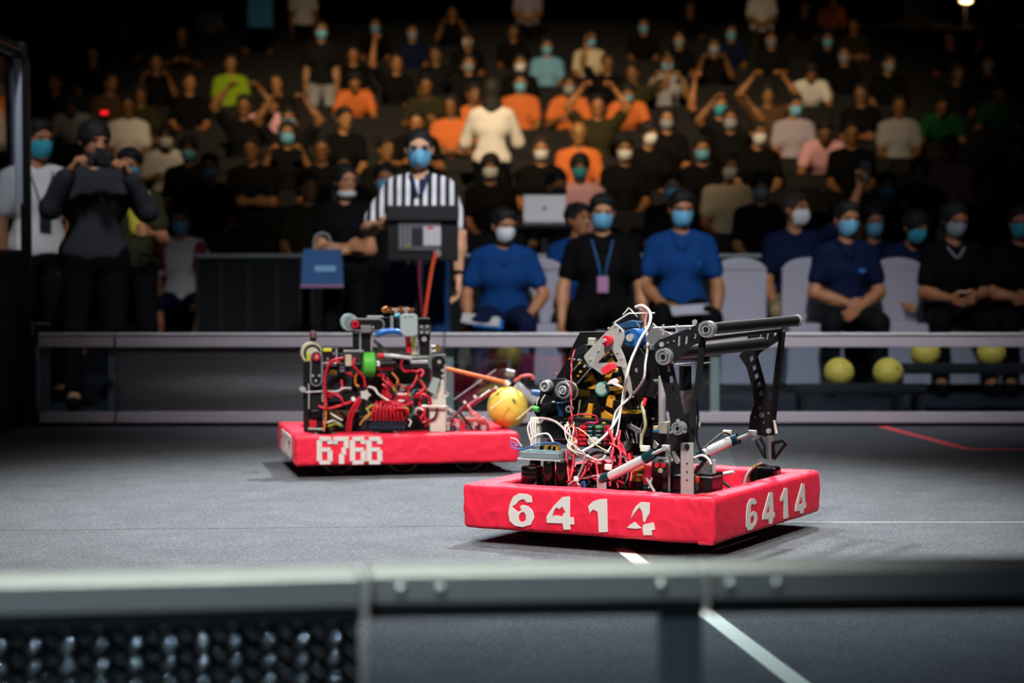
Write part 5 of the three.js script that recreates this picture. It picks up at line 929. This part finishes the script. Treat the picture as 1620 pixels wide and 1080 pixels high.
for (const q of seatRow) {
  const f = hiFig({ sit: .45, ...q }), g = dress(f, q.label, spot(q.px, q.D).toArray(), 0, q);
  q.f = f;
  if (q.hair !== 'long') mesh('collar', merge([-1, 1].map(s => rod(f.at(.49, .06, s * .06), f.at(.39, .128, s * .014), .017, .011, 8))).scale(f.s, f.s, f.s), clothMat(q.shirt), g);
  if (q.px === 952) lanyard(g, f, mat(0x2a6aa0, .6), mat(0xa87898, .5), .26);
  if (q.shirt === 'royal' || q.shirt === 'navy') mesh('chest_logo', box(.045, .02, .006, .09 * f.s, f.at(.3, .118).y * f.s, f.at(.3, .118).z * f.s + .004), mat(0x2a78c8, .7), g);
  if (q.px === 1506) mesh('bright_collar', tube([f.at(.47, .08, -.06), f.at(.4, .13, 0), f.at(.47, .08, .06)], .008), mat(0x7f858c, .7), g);
}
function sheet(name, label, cat, a, b, z, m, parts) {
  const g = thing(name, label, cat, [(a.x + b.x) / 2, Math.min(a.y, b.y), z]);
  mesh('paper', box(Math.abs(b.x - a.x), .006, .2, 0, .02, 0).rotateX(.28).rotateZ(parts.tilt), m, g);
  if (parts.under) mesh('folder', box(Math.abs(b.x - a.x) * .8, .006, .2, .05, .006, .01).rotateX(.28).rotateZ(parts.tilt), parts.under, g);
}
sheet('paper_sheets', 'white papers on blue folder on the lap of the seated polo wearer', 'papers', atDepth(730, 505, 13.62), atDepth(790, 510, 13.62), -13.62, mat(0xc2c0bc, .7), { tilt: -.12, under: mat(0x1266b0, .6) });
sheet('paper_sheets', 'pale clipboard sheet held by the writing person', 'papers', atDepth(1062, 494, 13.6), atDepth(1124, 490, 13.6), -13.6, mat(0xb0b2ba, .7), { tilt: .06 });
{ const h = atDepth(1525, 463, 13.6); const g = thing('smartphone', 'bright phone in the hands of the long-haired person', 'phone', h.toArray(), .2); mesh('phone_case', box(.075, .012, .05, 0, 0, 0, .004), mat(0x1a1a1c, .4), g); mesh('screen', box(.07, .002, .045, 0, .0075, 0), mat(0xd8a888, .3, 0, { emissive: 0xd8a888, emissiveIntensity: .5 }), g); }
// second row and standing helpers
const backRow = [
  { px: 1256, D: 14.95, sit: .47, py: 320, label: 'person in navy shirt and khaki shorts raising a phone with one arm', shirt: 'navy', trousers: 'khaki', trouser: 0, mask: 'white', head: [.9, 0, 0], hair: 'short', hairTone: 3, skin: 1, bulk: .9, size: 1.06, arms: [{ u: [.15, -1, .1], f: [-.1, -.6, .8] }, { u: [.7, .55, .6], f: [.35, 1, .2], hand: 'grip' }] },
  { px: 1380, D: 15.4, sit: .46, py: 366, label: 'person in black with blue mask half hidden behind the navy polo', shirt: 'navy', mask: 'blue', head: [.1, .15, 0], skin: 1, arms: [lap] },
  { px: 1436, D: 14.8, sit: .46, py: 352, label: 'person in navy leaning forward with teal mask over the empty chair', shirt: 'navy', mask: 'teal', head: [.55, .3, 0], hair: 'bowl', lean: .35, skin: 1, arms: [lap] },
  { px: 914, D: 15.05, sit: .47, py: 340, label: 'person in blue shirt whose face shows behind the black polo', shirt: 'royal', mask: null, head: [.8, 0, 0], skin: 1, arms: [lap] },
  { px: 548, D: 14.0, py: 303, label: 'standing person in black with long hair, chin mask and crossed arms', shirt: 'black', trousers: 'black', mask: null, chin: true, hair: 'long', head: [.45, .05, 0], skin: 0, sleeve: .5, size: .93, arms: [{ u: [.1, -1, .15], f: [-.9, .1, .6], palm: [0, 0, -1] }, { u: [.1, -1, .15], f: [-.7, -.05, .6], palm: [0, 0, -1] }] },
  { px: 610, D: 15.0, py: 283, label: 'standing person in dark clothes with pale blue mask beside the striped shirt', shirt: 'charcoal', mask: 'blue', head: [.15, 0, 0], skin: 1, size: .96, arms: [down] },
  { px: 60, D: 12.95, py: 225, turn: .5, label: 'standing person in white T-shirt with blue mask behind the station wall', shirt: 'white', trousers: 'charcoal', mask: 'teal', head: [.35, .05, 0], skin: 1, size: 1.07, bulk: 1.1, arms: [{ u: [.2, -1, -.05], f: [.05, -1, .3] }, { u: [.2, -1, 0], f: [-.3, -.7, .6] }] },
  { px: 150, D: 12.2, py: 228, turn: .35, label: 'standing person in dark grey jacket holding a camera to the face', shirt: 'grey', trousers: 'black', hair: 'bowl', mask: null, head: [.3, .2, 0], skin: 0, size: 1.04, bulk: 1.15, sleeve: 1.9, arms: [{ u: [.35, -.55, .7], f: [-.4, .85, .5], hand: 'grip' }, { u: [.35, -.6, .7], f: [-.5, .85, .45], hand: 'grip' }] },
  { px: 208, D: 13.5, py: 268, label: 'standing person with yellow bib and blue mask behind the camera holder', shirt: 'olive', mask: 'teal', head: [-.1, .1, 0], skin: 1, size: .98, arms: [{ u: [.25, -1, .2], f: [-.2, .2, 1], hand: 'grip' }] },
  { px: 287, D: 16.6, sit: .5, py: 318, label: 'child in white and red sports shirt sitting by the barrier', shirt: 'white', trousers: 'navy', trouser: 0, mask: 'blue', head: [0, .2, 0], skin: 1, bulk: .9, size: 1.0, shoes: 'palegrey', arms: [{ u: [.15, -1, .15], f: [-.2, -.5, 1] }, { u: [.2, -1, .1], f: [-.1, -.6, .9] }], legs: [{ t: [.1, -.1, 1], s: [0, -1, .05] }, { t: [.5, -.1, 1], s: [-.35, -1, .3], free: true }] },
];
for (const q of backRow) {
  const f = hiFig(q), p = spot(q.px, q.D);
  const g = dress(f, q.label, p.toArray(), q.turn || 0, q);
  if (q.chin) mesh('chin_mask', KIT.hi.mask.clone().scale(1.02, .5, 1.02).translate(0, -.075, -.008).applyMatrix4(f.HM).scale(f.s, f.s, f.s), MASK.white, g);
  if (q.px === 60) lanyard(g, f, mat(0x141c50, .6), mat(0x16181c, .5), .3);
  if (q.px === 208) mesh('yellow_bib', meshField([cone(f.at(.42, .07, .02), f.at(.2, .1, .06), .055, .05), cone(f.at(.42, .06, .1), f.at(.3, .09, .12), .05)], .015, .02), mat(0xb8a82a, .7), g);
  if (q.px === 287) for (const s of [-1, 1]) mesh('red_sleeve_stripe', meshField([cone(f.at(.42, .03, s * .16), f.at(.28, .07, s * .14), .062, .05)], .014, .02), mat(0x8a1428, .8), g);
  q.f = f; q.g = g;
}
const worldOf = (q, v) => v.clone().multiplyScalar(q.f.s).applyAxisAngle(UP, q.turn || 0).add(spot(q.px, q.D));
{ // things in hands
  const c = backRow[7], m = worldOf(c, c.f.J.tip0.clone().lerp(c.f.J.tip1, .5));
  const g = thing('camera', 'black camera held up by the person in the dark grey jacket', 'camera', [m.x, m.y - .04, m.z + .02], .35);
  mesh('camera_body', box(.14, .09, .06, 0, .04, 0, .012), mat(0x0b0b0c, .5), g); mesh('camera_lens', new THREE.CylinderGeometry(.035, .04, .1, 20).rotateX(Math.PI / 2).translate(0, .04, .08), mat(0x0a0a0b, .4), g);
  mesh('viewfinder', box(.05, .03, .04, 0, .095, 0, .006), mat(0x0b0b0c, .5), g);
  const r = backRow[0], t = worldOf(r, r.f.J.tip1), ph = thing('smartphone', 'dark phone raised by the person in khaki shorts', 'phone', [t.x, t.y - .04, t.z + .03], 0);
  mesh('phone_case', box(.075, .15, .01, 0, .06, 0, .004), mat(0x18181b, .4), ph); mesh('screen', box(.068, .14, .002, 0, .06, -.006), mat(0x30343c, .2), ph);
  const b0 = atDepth(510, 394, 13.75), b1 = atDepth(510, 455, 13.75), bag = thing('shopping_bag', 'blue shopping bag hanging from the arm of the long-haired standing person', 'bag', [b1.x, b1.y, -13.75], .1);
  const bg = new THREE.BoxGeometry(.29, b0.y - b1.y, .1, 6, 6, 2).translate(0, (b0.y - b1.y) / 2, 0), bp = bg.attributes.position; for (let i = 0; i < bp.count; i++) { const y = bp.getY(i); bp.setX(i, bp.getX(i) * (1 - .1 * y / .26) + .006 * noise.noise(y * 20, bp.getZ(i) * 9, 1)); bp.setZ(i, bp.getZ(i) * (1 + .12 * noise.noise(bp.getX(i) * 14, y * 14, 2))); } bg.computeVertexNormals();
  mesh('bag_body', bg, mat(0x1c4a78, .7), bag); mesh('bag_trim', box(.292, .02, .105, 0, .012, 0, .004), mat(0x8a5f74, .7), bag); mesh('bag_lettering', box(.14, .04, .006, .02, .13, .058), mat(0x6d9ab8, .7), bag);
  for (const z of [-.03, .03]) mesh('bag_handle', tube([[-.06, .25, z], [-.04, .36, z], [.04, .36, z], [.06, .25, z]], .006), mat(0x9a9aa0, .7), bag);
}
// crowd barriers
const netMat = mat(0x030605, .9);
function barrier(px0, px1, D, label) {
  const x0 = (px0 - 810) / FPX * D, L = (px1 - px0) / FPX * D, g = thing('crowd_barrier', label, 'barrier', [x0, 0, -D], 0, 'crowd barriers before the stands');
  mesh('top_bar', rod([0, .94, 0], [L, .94, 0], .02), mat(0x7d8688, .4, .5), g); mesh('foot_bar', rod([0, .1, 0], [L, .1, 0], .018), mat(0x2a2c2e, .5, .4), g);
  for (const x of [.04, L - .04]) { mesh('post', rod([x, 0.02, 0], [x, .94, 0], .018), mat(0x2a2c2e, .5, .4), g); mesh('foot', box(.06, .03, .5, x, .015, 0, .008), mat(0x16181a, .6), g); }
  mesh('net_panel', box(L - .05, .8, .012, L / 2, .52, -.02), netMat, g, 'black net panel'); const n = Math.floor(L / .2); for (let k = 1; k < n; k++) mesh('stiffener', box(.012, .8, .016, k * L / n, .52, -.018), mat(0x0c1a16, .6), g);
}
barrier(305, 482, 15.85, 'crowd barrier with grey bar beside the child in sports shirt'); barrier(486, 700, 15.85, 'crowd barrier behind the striped shirt'); barrier(704, 920, 15.85, 'crowd barrier behind the royal blue polo with white mask'); barrier(924, 1128, 15.85, 'crowd barrier behind the black polo'); barrier(1132, 1340, 15.85, 'crowd barrier behind the empty white-covered chair'); barrier(1344, 1560, 15.85, 'crowd barrier behind the long-haired seated person');
// balls waiting on low trays behind the clear panes
{
  const tray = (name, label, x0, x1, y, D) => { const g = thing(name, label, 'tray', [(x0 + x1) / 2, 0, -D]); mesh('tray_top', box(x1 - x0, .03, .26, 0, y - .015, 0, .006), mat(0x0b0c10, .6), g); for (const s of [-1, 1]) mesh('tray_leg', box(.03, y - .03, .24, s * ((x1 - x0) / 2 - .03), (y - .03) / 2, 0), mat(0x0b0c10, .6), g); mesh('tray_lip', box(x1 - x0, .05, .012, 0, y + .01, .13, .003), mat(0x0b0c10, .6), g); };
  const D1 = 11.75, D2 = 12.15, q = (px, py, D) => atDepth(px, py, D);
  const A = q(1327, 586, D1), B = q(1405, 593, D1), C = q(1464, 556, D2), E = q(1568, 561, D2), h1 = (A.y + B.y) / 2, h2 = (C.y + E.y) / 2;
  tray('ball_tray', 'low black tray with two yellow balls behind the clear pane', A.x - .25, B.x + .2, h1 - .089, D1); tray('ball_tray', 'taller black tray with two yellow balls further behind the clear pane', C.x - .2, E.x + .3, h2 - .089, D2);
  A.y = B.y = h1; C.y = E.y = h2;
  foamBall(A, 'yellow foam ball on the low tray, on its side nearer the robots', [], 'balls on trays'); foamBall(B, 'yellow foam ball with dark mark on the low tray', [[.5, .3, .014]], 'balls on trays'); foamBall(C, 'yellow foam ball partly hidden by the far rail on the taller tray', [], 'balls on trays'); foamBall(E, 'yellow foam ball on the taller tray, on its side away from the robots', [], 'balls on trays');
}
// ---------- stands ----------
const ROW0 = 16.9, TREAD = 1, RISE = .2125, rowD = i => ROW0 + i * TREAD, rowY = i => .2125 * (rowD(i) - 15.3);
const stepMat = mat(0x040405, .95), benchMat = mat(0x050608, .85);
for (let i = 0; i < 20; i++) {
  const y = rowY(i);
  const b = tag(thing('stand_tier', 'dark stepped tier of the spectator stands with a fixed black bench', null, [0, y, -(rowD(i) + .08)]), null, null, null, 'structure');
  mesh('tier_step', box(20, y + .012, TREAD, 0, -(y + .012) / 2, -.02), stepMat, b);
  mesh('bench_seat', box(19, .045, .36, 0, .425, 0, .01), benchMat, b); mesh('bench_backrest', box(19, .16, .03, 0, .72, -.22, .01), benchMat, b);
  for (const x of [-8, -4, 0, 4, 8]) mesh('bench_leg', box(.05, .72, .3, x, .4, -.08), benchMat, b);
  for (const x of [-8, -4, 0, 4, 8]) mesh('bench_foot', box(.05, .06, .34, x, .03, 0), benchMat, b);
}
const POSES = {
  lap: [{ sit: .44, arms: [{ u: [.15, -1, .2], f: [-.3, -.3, 1], palm: [0, -1, 0] }], head: [0, .15, 0] }, 'hands on lap'],
  turned: [{ sit: .44, arms: [{ u: [.15, -1, .2], f: [-.3, -.3, 1], palm: [0, -1, 0] }], head: [.6, .1, 0], lean: .05 }, 'head turned aside'],
  phone: [{ sit: .44, arms: [{ u: [.3, -.7, .7], f: [-.35, .9, .5], hand: 'grip' }], head: [0, .05, 0] }, 'hands raised to face'],
  bent: [{ sit: .44, lean: .65, arms: [{ u: [.3, -1, .45], f: [-.2, -.6, .8], palm: [0, -1, 0] }], head: [0, .55, 0] }, 'bent over'],
  elbows: [{ sit: .44, lean: .35, arms: [{ u: [.35, -1, .3], f: [-.5, .2, .8], hand: 'grip' }], head: [0, .2, 0] }, 'leaning forward'],
  wave: [{ sit: .44, arms: [{ u: [.5, .75, .2], f: [-.15, 1, .2], hand: 'grip' }, { u: [.15, -1, .2], f: [-.3, -.3, 1] }], head: [.1, 0, 0] }, 'one arm raised'],
  waveback: [{ sit: .44, arms: [{ u: [.15, -1, .2], f: [-.3, -.3, 1] }, { u: [.8, .2, .4], f: [.1, 1, .2] }], head: [-.3, .1, 0] }, 'arm held out'],
  overhead: [{ sit: .44, arms: [{ u: [.55, .7, .25], f: [-.6, .75, .2], hand: 'grip' }], head: [0, .1, 0] }, 'arms overhead'],
  crossed: [{ sit: .44, arms: [{ u: [.15, -1, .2], f: [-.9, .05, .5], palm: [0, 0, -1] }], head: [-.25, .12, 0] }, 'arms crossed'],
  barelegs: [{ sit: .44, trouser: 0, arms: [{ u: [.15, -1, .2], f: [-.3, -.3, 1] }], head: [.2, .1, 0], legs: [{ t: [.1, 0, 1], s: [.1, -1, .2] }, { t: [-.1, .1, 1], s: [-.5, -.9, .35], free: true }] }, 'legs bare and crossed'],
  stand: [{ arms: [{ u: [.12, -1, .03], f: [.02, -1, .12] }], head: [.1, .1, 0] }, 'standing'],
  standfold: [{ arms: [{ u: [.15, -1, .1], f: [-.75, -.3, .6], palm: [0, 0, -1] }], head: [-.1, .1, 0] }, 'standing, hands folded'],
  back: [{ arms: [{ u: [.3, -.8, .3], f: [-.3, .8, .5], hand: 'grip' }], head: [0, 0, 0], sleeve: 1.9 }, 'turned away'],
};
const figs = {};
const figOf = p => figs[p] ??= figure({ detail: 'lo', ...POSES[p][0] });
const names = { black: 'black', navy: 'navy', royal: 'blue', orange: 'orange', white: 'white', cream: 'cream', lightblue: 'light blue', pink: 'pink', grey: 'grey', charcoal: 'charcoal', green: 'dim green', lime: 'lime green', olive: 'olive', striped: 'pale striped', palegrey: 'pale grey', brown: 'brown' };
const crowd = [];
function spectator(px, py, shirt, mask, pose = 'lap', hair = 'short', extra = {}) {
  const f = figOf(pose), standing = !POSES[pose][0].sit, hy = f.J.head.y;
  const want = i => Math.abs(413 - (rowY(i) + hy - .9) * FPX / rowD(i) - py), clash = i => crowd.some(c => c[0] === i && Math.abs(c[1] - (px - 810) / FPX * rowD(i)) < .56);
  const rows = Array.from({ length: 20 }, (_, i) => i).sort((a, b) => want(a) - want(b)), best = rows.find(i => !clash(i));
  if (extra.spare && want(best) > want(rows[0]) + 13) return null;
  const D = rowD(best) - (standing ? .3 : 0), x = (px - 810) / FPX * D;
  crowd.push([best, x, shirt]);
  const look = `${names[shirt]} top, ${mask ? { blue: 'pale blue', white: 'white', grey: 'grey', teal: 'teal', dark: 'dark' }[mask] + ' mask' : 'no mask'}`;
  const legs = extra.trousers && extra.trousers !== 'black' ? `, ${names[extra.trousers] || extra.trousers} trousers` : '';
  const hr = { short: 'short hair', long: 'long hair', bun: 'tied hair', bowl: 'thick hair', none: 'bare head' }[hair];
  const full = `spectator in ${look}${legs}, ${hr}, ${POSES[pose][1]}`, label = full.split(' ').length > 16 ? full.replace(`, ${hr}`, '') : full;
  const g = dress(f, label, [x, rowY(best) + .002, -(rowD(best) - (standing ? .3 : 0))], (pose === 'back' ? Math.PI : (extra.turn ?? -x / 30)), { shirt, mask, hair, skin: extra.skin ?? 3 + Math.abs(px * 7 + py) % 4 | 0, hairTone: Math.abs(px + py) % 3, ...extra, spare: undefined }, `spectators: ${label.slice(13)}`);
  g.userData.row = [best, x, shirt];
  return g;
}
const N = null;
const list = [
  // centre
  [823, 134, 'orange', 'blue'], [900, 142, 'orange', 'grey', 'elbows'], [992, 148, 'orange', 'blue', 'bent'], [748, 158, 'orange', N, 'turned'], [714, 172, 'orange', N, 'crossed', 'long'], [915, 214, 'orange', N, 'lap', 'none'], [563, 138, 'orange', N, 'bent', 'short', { trousers: 'palegrey' }], [1312, -12, 'orange', N, 'lap', 'long'],
  [865, 72, 'lightblue', 'blue', 'lap'], [932, 60, 'cream', 'blue', 'turned'], [1017, 45, 'black', 'blue', 'lap', 'long'], [1073, 68, 'black', 'grey'], [1055, 106, 'palegrey', 'blue', 'phone'], [823, 98, 'black', 'white'], [740, 60, 'black', 'white', 'lap', 'bowl'], [742, 102, 'charcoal', 'grey'], [716, 25, 'black', N, 'phone'], [770, 138, 'black', N, 'elbows'], [835, -18, 'striped', N, 'standfold', 'short', { trousers: 'charcoal' }], [812, 58, 'black', N, 'lap'], [960, 98, 'black', N, 'wave'], [1000, 110, 'olive', N, 'waveback'], [945, 165, 'olive', N, 'overhead'],
  [778, 178, 'white', N, 'back', 'long', { trousers: 'black' }], [776, 268, 'black', 'white', 'lap', 'bowl'], [917, 258, 'pink', 'teal', 'lap', 'bowl'], [856, 268, 'black', 'white', 'lap', 'bun', { hairTone: 3 }], [988, 234, 'black', 'white'], [1025, 220, 'black', 'white', 'turned', 'bowl'], [1054, 214, 'black', 'grey', 'lap', 'long'], [1063, 276, 'black', 'blue'], [973, 262, 'black', N, 'overhead'], [1010, 300, 'olive', N, 'waveback'], [880, 320, 'black', 'dark', 'turned'], [780, 328, 'charcoal', N, 'lap', 'short', { hairTone: 3 }],
  // right
  [1203, -12, 'white', N, 'standfold', 'short', { trousers: 'olive' }], [1450, -14, 'palegrey', N, 'standfold'], [1128, 82, 'black', 'grey', 'phone'], [1307, 68, 'black', 'blue'], [1333, 100, 'black', 'grey'], [1402, 101, 'black', 'grey', 'turned'], [1155, 54, 'navy', 'blue', 'lap', 'long'], [1218, 66, 'charcoal', 'grey'], [1280, 116, 'white', N, 'bent', 'bowl'], [1213, 162, 'brown', N, 'overhead', 'bowl'], [1138, 178, 'charcoal', 'teal', 'wave'], [1254, 186, 'striped', 'blue', 'turned', 'short', { size: 1 }], [1300, 205, 'pink', N, 'bent'], [1154, 224, 'black', 'grey', 'overhead'], [1197, 226, 'black', 'white', 'turned', 'bun'], [1420, 166, 'palegrey', N], [1485, 168, 'green', N, 'bent'], [1575, 156, 'green', N, 'bent'], [1500, 232, 'pink', N, 'lap'], [1401, 268, 'black', 'blue', 'phone'], [1345, 222, 'black', N], [1450, 285, 'charcoal', 'grey', 'elbows'], [1605, 232, 'black', N], [1360, 150, 'black', N, 'crossed'], [1560, 100, 'black', 'grey'], [1510, 120, 'charcoal', N, 'turned', 'long'], [1348, 48, 'olive', N, 'crossed'], [1590, 50, 'black', 'grey', 'lap', 'bowl'], [1500, 60, 'black', N, 'waveback'], [1150, 346, 'cream', 'white', 'turned', 'long'], [1203, 350, 'black', 'grey', 'lap', 'bowl'], [1300, 292, 'charcoal', N, 'phone'], [1240, 300, 'brown', N, 'wave'], [1550, 300, 'black', N, 'turned'], [1100, 300, 'olive', N, 'waveback'], [1110, 250, 'black', 'blue'], [1560, 20, 'black', N], [1090, 20, 'black', N, 'lap', 'long'], [1270, 20, 'charcoal', N],
  // left
  [482, -20, 'white', N, 'stand', 'short', { trousers: 'black' }], [410, 33, 'black', 'blue'], [335, 8, 'palegrey', N, 'turned'], [510, 55, 'charcoal', 'blue', 'stand', 'short', { trousers: 'palegrey' }], [595, 47, 'black', 'blue'], [653, 57, 'navy', 'grey'], [367, 98, 'lime', N, 'barelegs'], [628, 92, 'black', N, 'wave'], [690, 96, 'charcoal', N, 'waveback'], [675, 145, 'olive', N, 'elbows'], [458, 184, 'charcoal', 'blue', 'overhead'], [456, 213, 'black', 'blue', 'phone', 'long'], [388, 182, 'black', N, 'overhead'], [425, 175, 'pink', N, 'bent'], [545, 188, 'black', N, 'turned'], [205, 163, 'white', N, 'lap', 'short'], [118, 172, 'palegrey', N, 'bent', 'bowl'], [300, 226, 'charcoal', 'blue', 'lap', 'bowl'], [333, 278, 'black', 'blue'], [302, 130, 'black', N, 'barelegs'], [178, 132, 'brown', N, 'turned'], [225, 143, 'olive', N, 'lap', 'bowl'], [250, 100, 'black', N, 'phone'], [267, 212, 'white', 'white', 'elbows', 'bowl'], [150, 95, 'black', N], [90, 130, 'charcoal', N, 'crossed'], [60, 60, 'black', N], [200, 40, 'black', N], [290, 60, 'charcoal', N, 'elbows'], [545, 262, 'black', 'white', 'lap', 'bun'], [488, 332, 'olive', N, 'turned', 'short', { hairTone: 3 }], [462, 322, 'black', N, 'lap', 'long'], [660, 200, 'black', N, 'elbows'], [610, 235, 'charcoal', N, 'turned'], [400, 250, 'black', N, 'crossed'], [250, 262, 'olive', N, 'waveback'], [560, 100, 'black', N, 'lap', 'long'], [440, 140, 'charcoal', N, 'crossed', 'long'], [350, 160, 'black', N], [120, 40, 'charcoal', N, 'lap', 'long'], [510, 240, 'black', N, 'lap', 'bun'], [690, 330, 'black', N, 'turned'], [840, 315, 'charcoal', N, 'elbows', 'long'], [1045, 340, 'black', N, 'crossed'], [1130, 290, 'black', N, 'phone', 'bowl'],
];
const plain = l => ['black', 'charcoal', 'olive', 'brown'].includes(l[2]) && !l[3];   // unmasked people in dark clothes fill the gaps
list.sort((a, b) => plain(a) - plain(b) || b[1] - a[1]);
const people = list.map(l => spectator(...l.slice(0, 4), l[4], l[5], { ...l[6], spare: plain(l) })).filter(Boolean), seen = {};
for (const g of people) (seen[g.userData.label] ??= []).push(g);
for (const k in seen) if (seen[k].length > 1) for (const g of seen[k]) {   // look-alikes: name the brightest neighbour
  const [r, x, c] = g.userData.row; let n = null, bd = 1e9;
  for (const h of people) { const [r2, x2, c2] = h.userData.row; if (c2 === c || ['black', 'charcoal'].includes(c2)) continue; const d = Math.hypot((r - r2) * 1.3, x - x2); if (d < bd) { bd = d; n = [c2, r2 - r]; } }
  const add = `, ${n[1] > 0 ? 'before' : n[1] < 0 ? 'behind' : 'beside'} ${names[n[0]]} top`;
  g.userData.label = k.split(' ').length + add.trim().split(' ').length - 1 > 16 ? k.replace('spectator in ', '') + add : k + add;
}
for (const g of people) delete g.userData.row;
// things among the stands
{
  const L = atDepth(862, 330, 15.9), g = thing('laptop', 'open pale laptop seen from behind its lid, on a stand before the benches', 'laptop', [L.x, 0, -16.05]);
  const h = L.y - .11;
  mesh('stand_top', box(.5, .03, .34, 0, h - .03, 0, .006), mat(0x0c0c0e, .7), g); mesh('stand_leg', box(.05, h - .05, .05, 0, (h - .05) / 2, 0), mat(0x0c0c0e, .7), g); mesh('stand_foot', box(.36, .02, .3, 0, .01, 0), mat(0x0c0c0e, .7), g);
  mesh('lid', box(.34, .22, .008, 0, .115, 0, .003).rotateX(-.18).translate(0, h, .1), mat(0x8f8d8a, .4, .3), g); mesh('keyboard_base', box(.34, .014, .24, 0, h - .006, -.02, .004), mat(0x8f8d8a, .4, .3), g); mesh('lid_mark', new THREE.CylinderGeometry(.018, .018, .003, 16).rotateX(Math.PI / 2 - .18).translate(0, h + .115, .086), mat(0x4a4a4c, .4), g);
  const s = atDepth(415, 10, 31), sg = thing('blue_banner', 'blue banner hanging at the back of the stands', 'banner', [s.x, s.y - .35, -30.75]); mesh('banner_cloth', box(.38, .75, .02, 0, .375, 0, .006), mat(0x0f5f8a, .8), sg); mesh('banner_rod', rod([-.22, .75, 0], [.22, .75, 0], .015), benchMat, sg);
  const r = atDepth(165, 178, 20.3), rg = thing('red_indicator', 'small red indicator lamp glowing in the dark stands', 'lamp', [r.x, r.y - .03, r.z]); mesh('glow', box(.07, .035, .02, 0, .03, 0, .006), mat(0x400408, .4, 0, { emissive: 0xff2030, emissiveIntensity: .9 }), rg); mesh('lamp_case', box(.09, .055, .02, 0, .03, -.015, .006), benchMat, rg); mesh('lamp_stalk', rod([0, .0, -.02], [0, -r.y + .03 + rowY(3), -.02], .008), benchMat, rg);
  const l = atDepth(1528, 1, 35.5), lg = thing('exit_lamp', 'small warm lamp shining at the top of the stands', 'lamp', [l.x, l.y - .05, -35.5]); mesh('lamp_glass', new THREE.SphereGeometry(.07, 16, 10).scale(1.6, .7, .7).translate(0, .05, 0), mat(0xffe0b0, .4, 0, { emissive: 0xffd090, emissiveIntensity: 2.5 }), lg); mesh('lamp_pole', rod([0, .02, -.05], [0, -(l.y - .05) + rowY(18), -.05], .02), benchMat, lg);
  const pl = new THREE.PointLight(0xffd090, .6, 0, 2); pl.name = 'exit_lamp_light'; pl.position.set(l.x, l.y, -35.38); pl.castShadow = true; scene.add(pl);
}
renderer.render(scene, camera);
